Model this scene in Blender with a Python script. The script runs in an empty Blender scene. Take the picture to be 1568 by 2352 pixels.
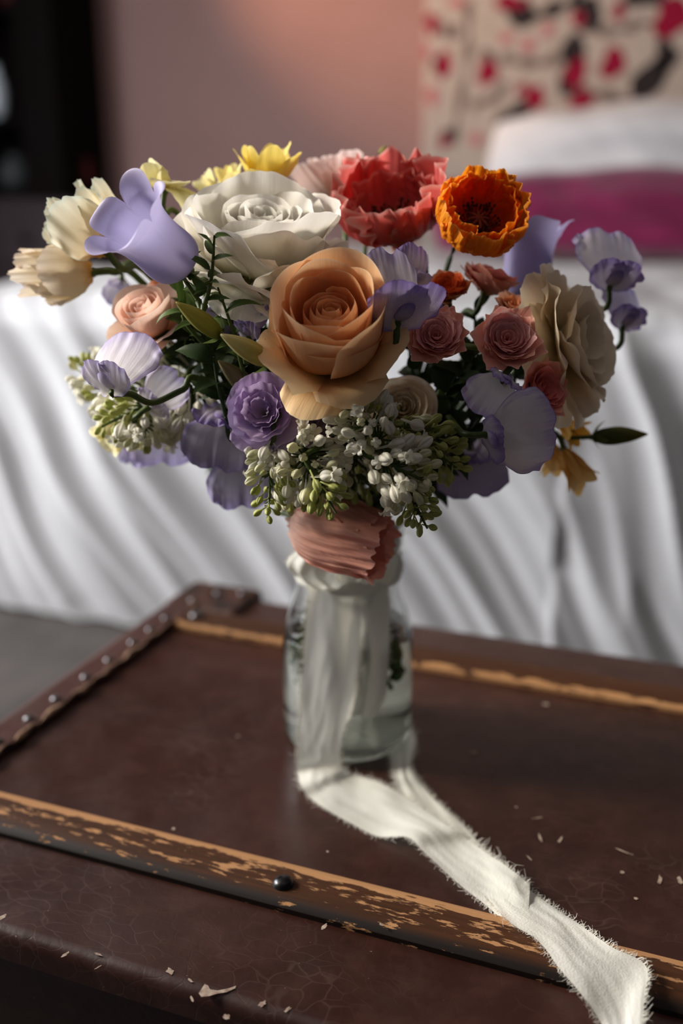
import bpy, math, random
import numpy as np
from mathutils import Vector, Matrix, noise as mnoise
sc = bpy.context.scene
# ------------------------------------------------------------------ camera (35 mm, tilted 17.6 degrees down)
F = 2287.0; PITCH = math.radians(17.6); H = 0.34
cp, sp = math.cos(PITCH), math.sin(PITCH)
cam = bpy.data.cameras.new('camera'); camo = bpy.data.objects.new('camera', cam)
sc.collection.objects.link(camo); sc.camera = camo
camo.location = (0, 0, H); camo.rotation_euler = (math.radians(90) - PITCH, 0, 0)
cam.sensor_fit = 'VERTICAL'; cam.sensor_height = 36.0; cam.lens = 35.0
cam.clip_start = 0.02
cam.dof.use_dof = True; cam.dof.focus_distance = 0.470; cam.dof.aperture_fstop = 3.2; cam.dof.aperture_blades = 9
# ------------------------------------------------------------------ world, light, exposure
w = bpy.data.worlds.new('room_air'); sc.world = w; w.use_nodes = True
w.node_tree.nodes['Background'].inputs[0].default_value = (0.62, 0.66, 0.78, 1)
w.node_tree.nodes['Background'].inputs[1].default_value = 0.085
sc.view_settings.view_transform = 'Standard'; sc.view_settings.look = 'None'
sc.view_settings.exposure = 0.0; sc.view_settings.gamma = 1.0
try: sc.view_settings.use_curve_mapping = False
except Exception: pass
A_ = math.atan2(.357, .934)
e1 = Vector((.934, -.357, 0)); e2 = Vector((.357, .934, 0))
def RM(a, b, z=0.0):            # room coordinates: a along the trunk, b towards the headboard
    return e1 * a + e2 * b + Vector((0, 0, z))
def lamp(name, kind, loc, target, energy, color, **kw):
    l = bpy.data.lights.new(name, kind); o = bpy.data.objects.new(name, l)
    sc.collection.objects.link(o); o.location = loc
    o.rotation_euler = (Vector(target) - Vector(loc)).to_track_quat('-Z', 'Y').to_euler()
    l.energy = energy; l.color = color
    for k, v in kw.items(): setattr(l, k, v)
    return o
WIN = RM(-2.80, 0.55, 1.0)
lamp('window_daylight', 'AREA', WIN, RM(-0.2, 0.75, 0.2), 128, (0.95, 0.96, 1.0), shape='RECTANGLE', size=1.7, size_y=1.5)
lamp('evening_sun_patch', 'SPOT', RM(-2.6, 2.35, 1.5), RM(-0.98, 3.45, 1.06), 230, (1.0, 0.52, 0.28), spot_size=math.radians(44), spot_blend=1.0, shadow_soft_size=0.08)
lamp('added_bouquet_spot', 'SPOT', RM(-1.9, 0.10, 1.25), (-0.04, 0.53, 0.235), 350, (1.0, 0.91, 0.77), spot_size=math.radians(20), spot_blend=1.0, shadow_soft_size=0.30)  # added warm spot that brightens the bouquet; no such source in the room

# ------------------------------------------------------------------ projection helpers (photo pixels -> real positions)
def ray(px, py):
    a = (px - 784) / F; b = -(py - 1176) / F
    return Vector((a, cp + b * sp, -sp + b * cp))
def G(px, py, z=0.0):
    d = ray(px, py); return Vector((0, 0, H)) + d * ((z - H) / d.z)
def C(px, py, y):
    d = ray(px, py); return Vector((0, 0, H)) + d * (y / d.y)
def S(px, py, b):
    d = ray(px, py); return Vector((0, 0, H)) + d * (b / d.dot(e2))
def toE(P): return P.dot(e1), P.dot(e2), P.z
def scr(r, u, t):               # direction given as right / up / towards the viewer
    v = Vector((r, 0, 0)) + Vector((0, sp, cp)) * u + Vector((0, -cp, sp)) * t
    return v.normalized()

# ------------------------------------------------------------------ materials
def srgb(c):
    return tuple((x / 12.92 if x <= .04045 else ((x + .055) / 1.055) ** 2.4) for x in [k / 255 for k in c]) + (1,)
MATS = {}
class NT:
    def __init__(s, name):
        s.m = bpy.data.materials.new(name); s.m.use_nodes = True; s.t = s.m.node_tree; s.t.nodes.clear()
        s.out = s.t.nodes.new('ShaderNodeOutputMaterial')
    def n(s, typ, **kw):
        nd = s.t.nodes.new('ShaderNode' + typ)
        for k, v in kw.items():
            if k.startswith('i_'):
                key = k[2:]; key = int(key) if key.isdigit() else key.replace('_', ' ')
                s.put(nd.inputs[key], v)
            else: setattr(nd, k, v)
        return nd
    def put(s, sock, v):
        if isinstance(v, bpy.types.NodeSocket): s.t.links.new(v, sock)
        else: sock.default_value = v
    def math(s, op, a, b=0.0, clamp=False):
        nd = s.n('Math', operation=op, use_clamp=clamp); s.put(nd.inputs[0], a); s.put(nd.inputs[1], b); return nd.outputs[0]
    def mix(s, f, a, b, mode='MIX'):
        nd = s.n('Mix', data_type='RGBA', blend_type=mode); s.put(nd.inputs[0], f); s.put(nd.inputs[6], a); s.put(nd.inputs[7], b); return nd.outputs[2]
    def ramp(s, f, stops):
        nd = s.n('ValToRGB'); s.put(nd.inputs[0], f); cr = nd.color_ramp
        while len(cr.elements) < len(stops): cr.elements.new(0.5)
        for e, (p, c) in zip(cr.elements, stops): e.position = p; e.color = c
        return nd.outputs[0]
    def mr(s, v, a, b, c=0.0, d=1.0):
        nd = s.n('MapRange'); s.put(nd.inputs[0], v)
        for i, x in enumerate((a, b, c, d)): nd.inputs[i + 1].default_value = x
        return nd.outputs[0]
    def noise(s, vec, scale, detail=3.0, rough=.5):
        nd = s.n('TexNoise'); s.put(nd.inputs['Vector'], vec); nd.inputs['Scale'].default_value = scale
        nd.inputs['Detail'].default_value = detail; nd.inputs['Roughness'].default_value = rough; return nd.outputs[0]
    def scale(s, vec, sc_):
        nd = s.n('Mapping'); s.put(nd.inputs[0], vec); nd.inputs['Scale'].default_value = sc_; return nd.outputs[0]
    def bump(s, h, strength, dist):
        nd = s.n('Bump'); nd.inputs['Strength'].default_value = strength; nd.inputs['Distance'].default_value = dist
        s.put(nd.inputs['Height'], h); return nd.outputs[0]
    def surf(s, sock): s.t.links.new(sock, s.out.inputs[0]); return s.m

def petal_mat(name, base, mid, tip, edge=None, ew=.05, trans=.32, vein=.10, rough=.5, pos=.45, mottle=0.0, pleat=0.0, edge2=None, ew2=.3):
    if name in MATS: return MATS[name]
    t = NT(name); uv = t.n('UVMap').outputs[0]; sep = t.n('SeparateXYZ', i_0=uv)
    u, v = sep.outputs[0], sep.outputs[1]
    rnd = t.n('ObjectInfo').outputs['Random']
    comb = t.n('CombineXYZ'); t.put(comb.inputs[2], t.math('MULTIPLY', rnd, 37.0)); t.put(comb.inputs[0], u); t.put(comb.inputs[1], v)
    vec = comb.outputs[0]
    streak = t.noise(t.scale(vec, (26, 1.6, 1)), 1.0, 3.0, .6)
    soft = t.noise(t.scale(vec, (3, 3, 1)), 1.0, 2.0)
    vj = t.math('ADD', v, t.math('MULTIPLY', t.math('SUBTRACT', streak, .5), .35))
    vj = t.math('ADD', vj, t.math('MULTIPLY', t.math('SUBTRACT', soft, .5), .25))
    col = t.ramp(vj, [(0.0, srgb(base)), (pos, srgb(mid)), (1.0, srgb(tip))])
    ev = t.math('SUBTRACT', 1.0, t.math('ABSOLUTE', t.math('SUBTRACT', t.math('MULTIPLY', u, 2.0), 1.0)))
    et = t.math('SUBTRACT', 1.0, v)
    m = t.math('MINIMUM', ev, et)
    if edge2:
        f2 = t.mr(t.math('ADD', m, t.math('MULTIPLY', t.math('SUBTRACT', streak, .5), .5)), 0.0, ew2, 1.0, 0.0)
        col = t.mix(f2, col, srgb(edge2))
    if edge:
        f = t.mr(m, 0.0, ew, 1.0, 0.0); col = t.mix(f, col, srgb(edge))
    k = t.math('ADD', 1.0 - vein * .5, t.math('MULTIPLY', t.math('SUBTRACT', streak, .3), vein))
    gx = t.n('CombineXYZ'); [t.put(gx.inputs[i], k) for i in range(3)]
    col = t.mix(1.0, col, gx.outputs[0], 'MULTIPLY')
    if mottle:
        sp_ = t.noise(t.scale(vec, (60, 60, 1)), 1.0, 2.0)
        col = t.mix(t.mr(sp_, .5, .62, 0.0, mottle), col, srgb(edge2 or edge or tip))
    hgt = streak
    if pleat: hgt = t.math('ADD', streak, t.math('MULTIPLY', t.noise(t.scale(vec, (55, 3, 1)), 1.0, 2.0), pleat))
    nrm = t.bump(hgt, .35 if pleat else .16, .0012)
    p = t.n('BsdfPrincipled'); t.put(p.inputs['Base Color'], col); p.inputs['Roughness'].default_value = rough
    p.inputs['Specular IOR Level'].default_value = .25; t.put(p.inputs['Normal'], nrm)
    tr = t.n('BsdfTranslucent'); t.put(tr.inputs['Color'], t.mix(1.0, col, col, 'MULTIPLY') if False else col); t.put(tr.inputs['Normal'], nrm)
    ms = t.n('MixShader'); ms.inputs[0].default_value = trans
    t.t.links.new(p.outputs[0], ms.inputs[1]); t.t.links.new(tr.outputs[0], ms.inputs[2])
    MATS[name] = t.surf(ms.outputs[0]); return MATS[name]

def simple(name, c1, c2=None, scale=20, rough=.6, spec=.4, bump=0.0, bscale=200, metal=0.0, trans=0.0, stretch=(1, 1, 1), coat=0.0, detail=4):
    if name in MATS: return MATS[name]
    t = NT(name); tc = t.n('TexCoord').outputs['Object']; vec = t.scale(tc, stretch)
    p = t.n('BsdfPrincipled'); col = srgb(c1)
    if c2: col = t.mix(t.mr(t.noise(vec, scale, detail), .35, .65), srgb(c1), srgb(c2))
    t.put(p.inputs['Base Color'], col); p.inputs['Roughness'].default_value = rough
    p.inputs['Specular IOR Level'].default_value = spec; p.inputs['Metallic'].default_value = metal
    p.inputs['Coat Weight'].default_value = coat
    if bump: 
        nr = t.bump(t.noise(vec, bscale, 3), .6, bump); t.put(p.inputs['Normal'], nr)
    o = p.outputs[0]
    if trans:
        tr = t.n('BsdfTranslucent'); t.put(tr.inputs['Color'], col); ms = t.n('MixShader'); ms.inputs[0].default_value = trans
        t.t.links.new(o, ms.inputs[1]); t.t.links.new(tr.outputs[0], ms.inputs[2]); o = ms.outputs[0]
    MATS[name] = t.surf(o); return MATS[name]

# ------------------------------------------------------------------ object helpers
def link(o): sc.collection.objects.link(o); return o
def tag(o, label=None, cat=None, group=None, kind=None):
    for k, v in (('label', label), ('category', cat), ('group', group), ('kind', kind)):
        if v: o[k] = v
    return o
_fc = {}
def grid_faces(nu, nv, wrapu=False):
    k = (nu, nv, wrapu)
    if k not in _fc:
        f = []; n = nu if wrapu else nu - 1
        for j in range(nv - 1):
            for i in range(n):
                a = j * nu + i; b = j * nu + (i + 1) % nu
                f.append((a, b, b + nu, a + nu))
        f = np.array(f, dtype=np.int32)
        uvi = []
        for j in range(nv - 1):
            for i in range(n):
                uvi += [(i / n, j / (nv - 1)), ((i + 1) / n, j / (nv - 1)), ((i + 1) / n, (j + 1) / (nv - 1)), (i / n, (j + 1) / (nv - 1))]
        _fc[k] = (f, np.array(uvi, dtype=np.float32))
    return _fc[k]
def mesh_np(name, verts, faces, mat, uv=None, smooth=True):
    me = bpy.data.meshes.new(name); nf = len(faces); k = faces.shape[1]
    me.vertices.add(len(verts)); me.vertices.foreach_set('co', np.asarray(verts, dtype=np.float32).ravel())
    me.loops.add(nf * k); me.loops.foreach_set('vertex_index', faces.astype(np.int32).ravel())
    me.polygons.add(nf); me.polygons.foreach_set('loop_start', np.arange(0, nf * k, k, dtype=np.int32))
    me.polygons.foreach_set('loop_total', np.full(nf, k, dtype=np.int32))
    if smooth: me.polygons.foreach_set('use_smooth', np.ones(nf, dtype=bool))
    if uv is not None:
        l = me.uv_layers.new(name='UVMap'); l.data.foreach_set('uv', uv.ravel())
    me.update(calc_edges=True); me.materials.append(mat)
    return me
def put(name, me, parent=None, Mx=None):
    o = link(bpy.data.objects.new(name, me))
    if parent: o.parent = parent
    if Mx is not None: o.matrix_basis = Mx
    return o
class MB:
    """collects closed shapes of mixed faces into one mesh"""
    def __init__(s): s.v = []; s.f = []
    def add(s, vs, fs):
        o = len(s.v); s.v += [tuple(x) for x in vs]; s.f += [tuple(i + o for i in f) for f in fs]
    def box(s, lo, hi, Mx=None):
        x0, y0, z0 = lo; x1, y1, z1 = hi
        vs = [Vector(p) for p in ((x0,y0,z0),(x1,y0,z0),(x1,y1,z0),(x0,y1,z0),(x0,y0,z1),(x1,y0,z1),(x1,y1,z1),(x0,y1,z1))]
        if Mx is not None: vs = [Mx @ p for p in vs]
        s.add(vs, [(0,3,2,1),(4,5,6,7),(0,1,5,4),(1,2,6,5),(2,3,7,6),(3,0,4,7)])
    def tube(s, pts, rad, n=7, caps=True):
        pts = [Vector(p) for p in pts]; m = len(pts)
        if not hasattr(rad, '__len__'): rad = [rad] * m
        up = Vector((.13, .27, .95)); rings = []
        for i, p in enumerate(pts):
            t = (pts[min(i + 1, m - 1)] - pts[max(i - 1, 0)]).normalized()
            a = t.cross(up)
            if a.length < 1e-3: a = t.cross(Vector((1, 0, 0)))
            a.normalize(); b = t.cross(a)
            rings += [p + (a * math.cos(q) + b * math.sin(q)) * rad[i] for q in [2 * math.pi * k / n for k in range(n)]]
        f = [(j * n + i, j * n + (i + 1) % n, (j + 1) * n + (i + 1) % n, (j + 1) * n + i) for j in range(m - 1) for i in range(n)]
        if caps: f += [tuple(range(n)), tuple(reversed(range((m - 1) * n, m * n)))]
        s.add(rings, f)
    def lathe(s, prof, n=32, Mx=None, lobe=None):
        vs = []
        for r, z in prof:
            for i in range(n):
                a = 2 * math.pi * i / n; rr = r * (lobe(a) if lobe else 1); vs.append(Vector((rr * math.cos(a), rr * math.sin(a), z)))
        if Mx is not None: vs = [Mx @ p for p in vs]
        m = len(prof)
        s.add(vs, [(j * n + i, j * n + (i + 1) % n, (j + 1) * n + (i + 1) % n, (j + 1) * n + i) for j in range(m - 1) for i in range(n)])
    def mesh(s, name, mat, smooth=True):
        me = bpy.data.meshes.new(name); me.from_pydata(s.v, [], s.f); me.materials.append(mat)
        if smooth: me.polygons.foreach_set('use_smooth', [True] * len(me.polygons))
        me.update(); return me
    def build(s, name, mat, parent=None, smooth=True, bevel=0, Mx=None):
        o = put(name, s.mesh(name, mat, smooth), parent, Mx)
        if bevel:
            b = o.modifiers.new('bevel', 'BEVEL'); b.width = bevel; b.segments = 3; b.limit_method = 'ANGLE'
        return o
ROOM = Matrix.Rotation(-A_, 4, 'Z')            # local x = e1, local y = e2
def empty(name, M, label=None, cat=None, group=None):
    o = link(bpy.data.objects.new(name, None)); o.empty_display_size = .01; o.matrix_basis = M
    return tag(o, label, cat, group)

# ------------------------------------------------------------------ room
FL = -0.40
carpet = simple('carpet_grey', (92, 86, 82), (74, 69, 66), 9, .95, .1, .002, 300)
wallm = simple('pink_plaster', (142, 114, 109), (137, 109, 104), 3, .9, .2, .0006, 60)
ceilm = simple('ceiling_paint', (205, 196, 190), None, rough=.9)
mb = MB(); mb.box((-2.95, -1.6, FL - .05), (2.6, 3.5, FL)); o = mb.build('floor', carpet, smooth=False, Mx=ROOM); o['kind'] = 'structure'
mb = MB(); mb.box((-3.05, 3.45, FL), (2.6, 3.55, 2.2)); o = mb.build('wall_back', wallm, smooth=False, Mx=ROOM); o['kind'] = 'structure'
mb = MB(); mb.box((-3.05, -1.7, FL), (-2.95, -.30, 2.2)); mb.box((-3.05, 1.40, FL), (-2.95, 3.45, 2.2))
mb.box((-3.05, -.30, FL), (-2.95, 1.40, .2)); mb.box((-3.05, -.30, 1.7), (-2.95, 1.40, 2.2))
o = mb.build('wall_left', wallm, smooth=False, Mx=ROOM); o['kind'] = 'structure'
mb = MB(); mb.box((-3.05, -1.7, 2.2), (2.6, 3.55, 2.3)); o = mb.build('ceiling', ceilm, smooth=False, Mx=ROOM); o['kind'] = 'structure'
wt = simple('white_gloss_paint', (215, 212, 205), None, rough=.4)
win = empty('window_1', ROOM); win['kind'] = 'structure'
mb = MB()
for lo, hi in (((-3.03, -.30, .2), (-2.97, -.25, 1.7)), ((-3.03, 1.35, .2), (-2.97, 1.40, 1.7)), ((-3.03, -.25, .2), (-2.97, 1.35, .25)), ((-3.03, -.25, 1.65), (-2.97, 1.35, 1.7)), ((-3.03, .53, .25), (-2.97, .57, 1.65))): mb.box(lo, hi)
mb.build('window_frame', wt, win, False)
mb = MB(); mb.box((-2.97, -.35, .16), (-2.88, 1.45, .2)); mb.build('window_sill', wt, win, False)
o = MB(); o.box((-2.95, 3.43, FL), (2.6, 3.45, FL + .1)); o = o.build('baseboard_back', wt, smooth=False, Mx=ROOM); o['kind'] = 'structure'

# headboard: upholstered panel with printed blossoms and branches
linen = simple('cream_linen', (168, 160, 150), (154, 145, 135), 30, .9, .1, .0008, 500)
crim = simple('crimson_print', (138, 14, 50), (112, 10, 40), 40, .85, .15)
rosep = simple('faded_rose_print', (160, 96, 100), None, rough=.9)
blackp = simple('black_print', (30, 24, 26), None, rough=.9)
greyp = simple('grey_print', (98, 86, 80), None, rough=.9)
hb = empty('headboard', ROOM @ Matrix.Translation((0, 3.36, 0)), 'tall cream fabric headboard printed with crimson blossoms and black branches', 'headboard')
mb = MB(); mb.box((-1.0, 0, FL), (.75, .08, 1.5)); mb.build('panel', linen, hb, False, bevel=.012)
def patch(px, py, rx, ry, rot, mat, name, k=0):
    c = toE(S(px, py, 3.36)); m = 3.6 / F; n = 18; vs = []; rr = random.Random(px * 7 + py)
    ph = [rr.uniform(0, 6.28) for _ in range(3)]
    for i in range(n):
        a = 2 * math.pi * i / n; q = 1 + .10 * math.sin(2 * a + ph[0]) + .12 * math.sin(3 * a + ph[1]) + .06 * math.sin(5 * a + ph[2])
        x = rx * m * q * math.cos(a); z = ry * m * q * math.sin(a); cr_, sr_ = math.cos(rot), math.sin(rot)
        vs.append((c[0] + x * cr_ - z * sr_, -.0012 - k * .0006, c[2] + x * sr_ + z * cr_))
    vs2 = [(a, b + .001, d) for a, b, d in vs]
    mb = MB(); mb.add(vs + vs2, [tuple(range(n)), tuple(reversed(range(n, 2 * n)))] + [(i, (i + 1) % n, n + (i + 1) % n, n + i) for i in range(n)])
    mb.build(name, mat, hb, False)
def stroke(pts, wpx, mat):
    P = [Vector(toE(S(x, y, 3.36))) for x, y in pts]; m = 3.6 / F; vs = []; Q = []
    for i in range(len(P) - 1):
        for k in range(6): Q.append(P[i].lerp(P[i + 1], k / 6))
    Q.append(P[-1])
    for i, p in enumerate(Q):
        t = (Q[min(i + 1, len(Q) - 1)] - Q[max(i - 1, 0)]).normalized(); n = Vector((-t.z, 0, t.x)) * wpx * m * (.5 + .25 * math.sin(i * .9))
        vs += [(p.x + n.x, -.0010, p.z + n.z), (p.x - n.x, -.0010, p.z - n.z), (p.x - n.x, -.0002, p.z - n.z), (p.x + n.x, -.0002, p.z + n.z)]
    f = [(4 * i + a, 4 * i + b, 4 * i + 4 + b, 4 * i + 4 + a) for i in range(len(Q) - 1) for a, b in ((0, 1), (1, 2), (2, 3), (3, 0))]
    mb = MB(); mb.add(vs, f); mb.build('printed_branch', mat, hb, False)
stroke([(1150, -10), (1190, 38), (1240, 36), (1290, 12), (1340, -4)], 22, blackp)
stroke([(1330, 60), (1370, 72), (1420, 70), (1470, 55), (1568, 50)], 14, greyp)
stroke([(1150, 130), (1190, 142), (1240, 146), (1290, 132)], 16, greyp)
stroke([(1320, 205), (1370, 215), (1430, 228), (1500, 238), (1600, 262)], 16, greyp)
stroke([(1080, 245), (1110, 232), (1140, 228), (1160, 190)], 16, greyp)
stroke([(1072, 0), (1078, 80), (1070, 160), (1052, 260), (1040, 330)], 13, greyp)
stroke([(1010, 60), (1030, 78), (1060, 66)], 18, greyp)
stroke([(1480, -20), (1520, 10), (1580, 20)], 26, blackp)
for a in [(1500,172,52,27,.75),(1525,128,18,30,.1),(1317,115,22,32,0),(1352,30,26,30,.2),(1304,185,17,34,0),(1183,262,38,20,.5),(1030,312,17,15,0),(1036,76,22,11,0),(1196,30,26,26,0),(1476,-6,40,14,0),(1322,150,18,20,0),(1120,132,12,16,0),(1004,150,10,16,0)]:
    patch(*a, blackp if a[2] not in (22,) or a[0] == 1317 else greyp, 'printed_leaf')
for a in [(1019,149,17,25,0),(1119,166,20,26,0),(1228,224,22,20,0),(1200,204,14,10,.5),(1322,168,20,28,0),(1335,230,25,17,0),(1407,145,22,30,0),(1420,26,13,16,0),(1327,43,14,14,0),(1543,40,34,34,0),(1170,6,30,14,0),(1019,326,12,15,0),(1475,243,36,10,-.15),(992,55,13,22,0)]:
    patch(*a, crim, 'printed_blossom', 1)
for a in [(1162,87,14,10,0),(1213,104,14,12,0),(1258,68,12,12,0),(1094,320,13,13,0),(992,221,13,20,0),(1049,4,18,10,0),(980,120,9,14,0)]:
    patch(*a, rosep, 'printed_blossom', 1)

# bed with duvet
lin = simple('white_bed_linen', (224, 223, 222), (216, 215, 214), 5, .85, .15, .0010, 90, trans=.06)
mb = MB(); mb.box((-1.33, 1.50, FL), (.55, 3.33, .12)); o = mb.build('bed', simple('mattress_ticking', (215, 213, 210), None), smooth=False, bevel=.03, Mx=ROOM)
tag(o, 'bed base and mattress hidden under the white duvet', 'bed')
def duvet():
    rng = random.Random(4)
    nu, nv = 330, 190
    pth = []      # profile (b, z, foldweight) from hem to head
    for i in range(11): t = i / 10; pth.append((1.405 + .035 * t ** 1.5, FL + .012 + t * .50, 1.0))
    for i in range(1, 9): a = i / 8 * math.pi / 2; pth.append((1.44 + .085 * (1 - math.cos(a)), FL + .512 + .062 * math.sin(a), 1 - .6 * i / 8))
    for i in range(1, 12): t = i / 11; pth.append((1.525 + 1.8 * t, .174 + .008 * math.sin(t * 6), .4))
    L = [0]
    for i in range(1, len(pth)): L.append(L[-1] + math.hypot(pth[i][0] - pth[i-1][0], pth[i][1] - pth[i-1][1]))
    ts = np.concatenate([np.linspace(0, .72, 140), np.linspace(.72, L[-1], 51)[1:]])
    b_ = np.interp(ts, L, [p[0] for p in pth]); z_ = np.interp(ts, L, [p[1] for p in pth]); w_ = np.interp(ts, L, [p[2] for p in pth])
    a_ = np.linspace(-1.40, .60, nu); V = np.zeros((nv, nu, 3)); nv = len(ts); V = np.zeros((nv, nu, 3))
    for j in range(nv):
        t = ts[j]; k0 = max(0, min(1, (t - .5) / .2))
        tb = b_[min(j + 1, nv - 1)] - b_[max(j - 1, 0)]; tz = z_[min(j + 1, nv - 1)] - z_[max(j - 1, 0)]; l = math.hypot(tb, tz); nb, nz = -tz / l, tb / l
        for i in range(nu):
            a = a_[i]; dn = .57 - t      # distance below the bed edge
            q = a - (.62 - .25 * k0) * dn * (1.15 if a < -.2 else .8) + .10 * mnoise.noise((a * 2.1, t * 2.2, 4.1))
            f1 = mnoise.noise((q * 9.0, t * .9, 1.3)); f2 = mnoise.noise((q * 19.0, t * 1.4, 7.7)); f3 = mnoise.noise((q * 36, t * 3, 2.7))
            f1 = (1 - abs(f1) * 2.4); f2 = (1 - abs(f2) * 2.2)
            wgt = w_[j] * (.35 + .65 * min(1, max(0, (.60 - t) / .30)))
            d = wgt * (.021 * f1 + .011 * f2 + .002 * f3) + .010 * mnoise.noise((a * 3, t * 3, 9))
            if t > .55: d += .010 * (1 - abs(mnoise.noise((a * 5 + t * 2, t * 3.2, 3.3))) * 3) * .8
            V[j, i] = (a + .012 * mnoise.noise((a * 4, t * 5, 5)), b_[j] + nb * d, max(z_[j] + nz * d + (.018 * mnoise.noise((a * 3.3, 0, 2)) if j < 6 else 0), FL + .004))
    # left side: rounded over the mattress edge
    for i in range(0, 14):
        k = (13 - i) / 13
        V[:, i, 2] = np.maximum(V[:, i, 2] - .13 * k ** 2.2 * (z_ > -.1), FL + .004); V[:, i, 0] += .03 * (1 - (1 - k) ** 2)
    f, uv = grid_faces(nu, nv)
    o = put('duvet', mesh_np('duvet', V.reshape(-1, 3), f, lin, uv), None, ROOM)
    tag(o, 'rumpled white duvet hanging in diagonal folds over the foot of the bed', 'duvet')
duvet()
def pillow(name, c0, c1, b0, b1, mat, label, cat, sag=.02, seed=1, tilt=0.0):
    # c0,c1: (a,z) lower-left and upper-right corners in room coordinates
    nu, nv = 48, 36; V = []; F2 = []
    for side in (1, -1):
        for j in range(nv):
            for i in range(nu):
                u = i / (nu - 1) * 2 - 1; v = j / (nv - 1) * 2 - 1
                e = (max(0, 1 - abs(u) ** 3.2) ** .55) * (max(0, 1 - abs(v) ** 3.2) ** .55)
                x = u * (1 - .05 * (v * v)) ; z = v * (1 - .09 * (u * u))
                n = mnoise.noise((u * 2.2, v * 2.2, seed)) * .25 + mnoise.noise((u * 6 + v * 2, v * 2, seed + 3)) * .14
                y = side * e * (1 + n) * (b1 - b0) / 2
                zz = c0[1] + (c1[1] - c0[1]) * (z + 1) / 2 - sag * u * u * (v + 1) / 2 + .03 * mnoise.noise((u * 2, 0, seed)) * (v + 1) / 2
                V.append((c0[0] + (c1[0] - c0[0]) * (x + 1) / 2, (b0 + b1) / 2 + y + tilt * (v + 1) / 2, zz))
    f, uv = grid_faces(nu, nv); f2 = f[:, ::-1] + nu * nv
    me = mesh_np(name, np.array(V), np.concatenate([f, f2]), mat, np.concatenate([uv, uv])); o = put(name, me, None, ROOM)
    return tag(o, label, cat)
pl = toE(S(1125, 440, 3.15)); pu = toE(S(1180, 250, 3.15))
pillow('pillow', (pl[0] - .02, .21), (.42, pu[2] + .01), 3.02, 3.30, lin, 'large white pillow leaning against the printed headboard', 'pillow', .03, 2, .02)
cl = toE(S(985, 590, 2.85)); cu = toE(S(1120, 412, 2.85))
mag = simple('magenta_velvet', (128, 24, 72), (112, 18, 62), 12, .75, .2, .001, 300)
mag.node_tree.nodes['Principled BSDF'].inputs['Sheen Weight'].default_value = .4
pillow('cushion', (cl[0], .175), (.5, cu[2] + .03), 2.72, 2.98, mag, 'long magenta velvet bolster cushion lying before the white pillow', 'cushion', .02, 7, .03)

# black cabinet on a plum chest
lac = simple('black_lacquer', (10, 7, 7), (13, 6, 6), 6, .8, .08)
plum = simple('plum_paint', (58, 46, 50), (50, 40, 44), 8, .6, .3)
cab = empty('display_cabinet', ROOM @ Matrix.Translation((-2.61, 3.2, .335)), 'tall black open display cabinet standing on the plum chest', 'cabinet')
mb = MB(); mb.box((-.34, .21, 0), (.34, .23, 1.7)); mb.build('back_panel', lac, cab, False)
for x in (-.34, .32): mb = MB(); mb.box((x, -.04, 0), (x + .02, .21, 1.7)); mb.build('side_panel', lac, cab, False)
for z in (0, .25, .62, 1.0, 1.4): mb = MB(); mb.box((-.32, -.03, z), (.32, .21, z + .025)); mb.build('shelf', lac, cab, False)
mb = MB(); mb.box((.18, -.05, 0), (.34, -.04, 1.7)); mb.build('front_stile', lac, cab, False)
ch = empty('chest_of_drawers', ROOM @ Matrix.Translation((-2.61, 3.2, FL)), 'plum painted chest beneath the black cabinet', 'chest')
mb = MB(); mb.box((-.34, -.02, 0), (.34, .24, .735)); mb.build('body', plum, ch, False, bevel=.005)
for i in range(3):
    z = .05 + i * .22; mb = MB(); mb.box((-.32, -.032, z), (.32, -.02, z + .21)); d = mb.build('drawer', plum, ch, False, bevel=.003)
    mb = MB()
    for q in (-.15, .15):
        mb = MB(); mb.lathe([(.0001, .03), (.012, .028), (.014, .02), (.005, .01), (.005, .0)], 12, Matrix.Translation((q, -.032, z + .1)) @ Matrix.Rotation(math.radians(90), 4, 'X'))
        mb.build('knob', lac, d)
def jar(px, py, b, r, h, mat, name, label, cat):
    c = toE(S(px, py, b)); z0 = c[2]
    mb = MB(); mb.lathe([(0, 0), (r * .6, 0), (r * .9, h * .25), (r, h * .5), (r * .75, h * .75), (r * .4, h * .85), (r * .5, h), (r * .42, h), (r * .3, h * .85), (0, h * .8)], 24)
    o = mb.build(name, mat, None, Mx=ROOM @ Matrix.Translation((c[0], b, z0))); tag(o, label, cat)
pw = simple('pale_glint', (215, 225, 232), None, rough=.25, coat=.5); redl = simple('red_lacquer', (86, 10, 10), None, rough=.5)
z1 = .335 + .275
c = toE(S(6, 300, 3.27))
def jar2(px, b, zb, r, h, mat, name, label, cat):
    c = toE(S(px, 300, b)); mb = MB(); mb.lathe([(0, 0), (r * .6, 0), (r * .9, h * .25), (r, h * .5), (r * .75, h * .75), (r * .4, h * .85), (r * .5, h), (r * .42, h), (r * .3, h * .85), (0, h * .8)], 24)
    o = mb.build(name, mat, None, Mx=ROOM @ Matrix.Translation((c[0], b, zb))); tag(o, label, cat)
jar2(3, 3.27, z1, .036, .19, pw, 'glint_vase', 'pale blue-white vase shape standing in for a glint in the black cabinet', 'vase')  # bright glint in the dark cabinet, built as a pale vase
jar2(140, 3.30, z1, .045, .17, redl, 'lacquer_jar', 'dark red lacquer jar on the cabinet shelf beside the pale vase', 'jar')
jar2(30, 3.30, .36, .07, .13, simple('grey_stoneware', (60, 66, 66), None), 'stoneware_bowl', 'squat grey stoneware pot on the lowest shelf of the black cabinet', 'pot')
jar2(186, 3.31, .36, .03, .15, redl, 'lacquer_flask', 'slim dark red flask on the lowest shelf of the black cabinet', 'flask')
jar2(60, 3.30, .335 + .645, .05, .16, redl, 'lacquer_urn', 'dark red lidded urn high up in the black cabinet', 'urn')

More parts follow.
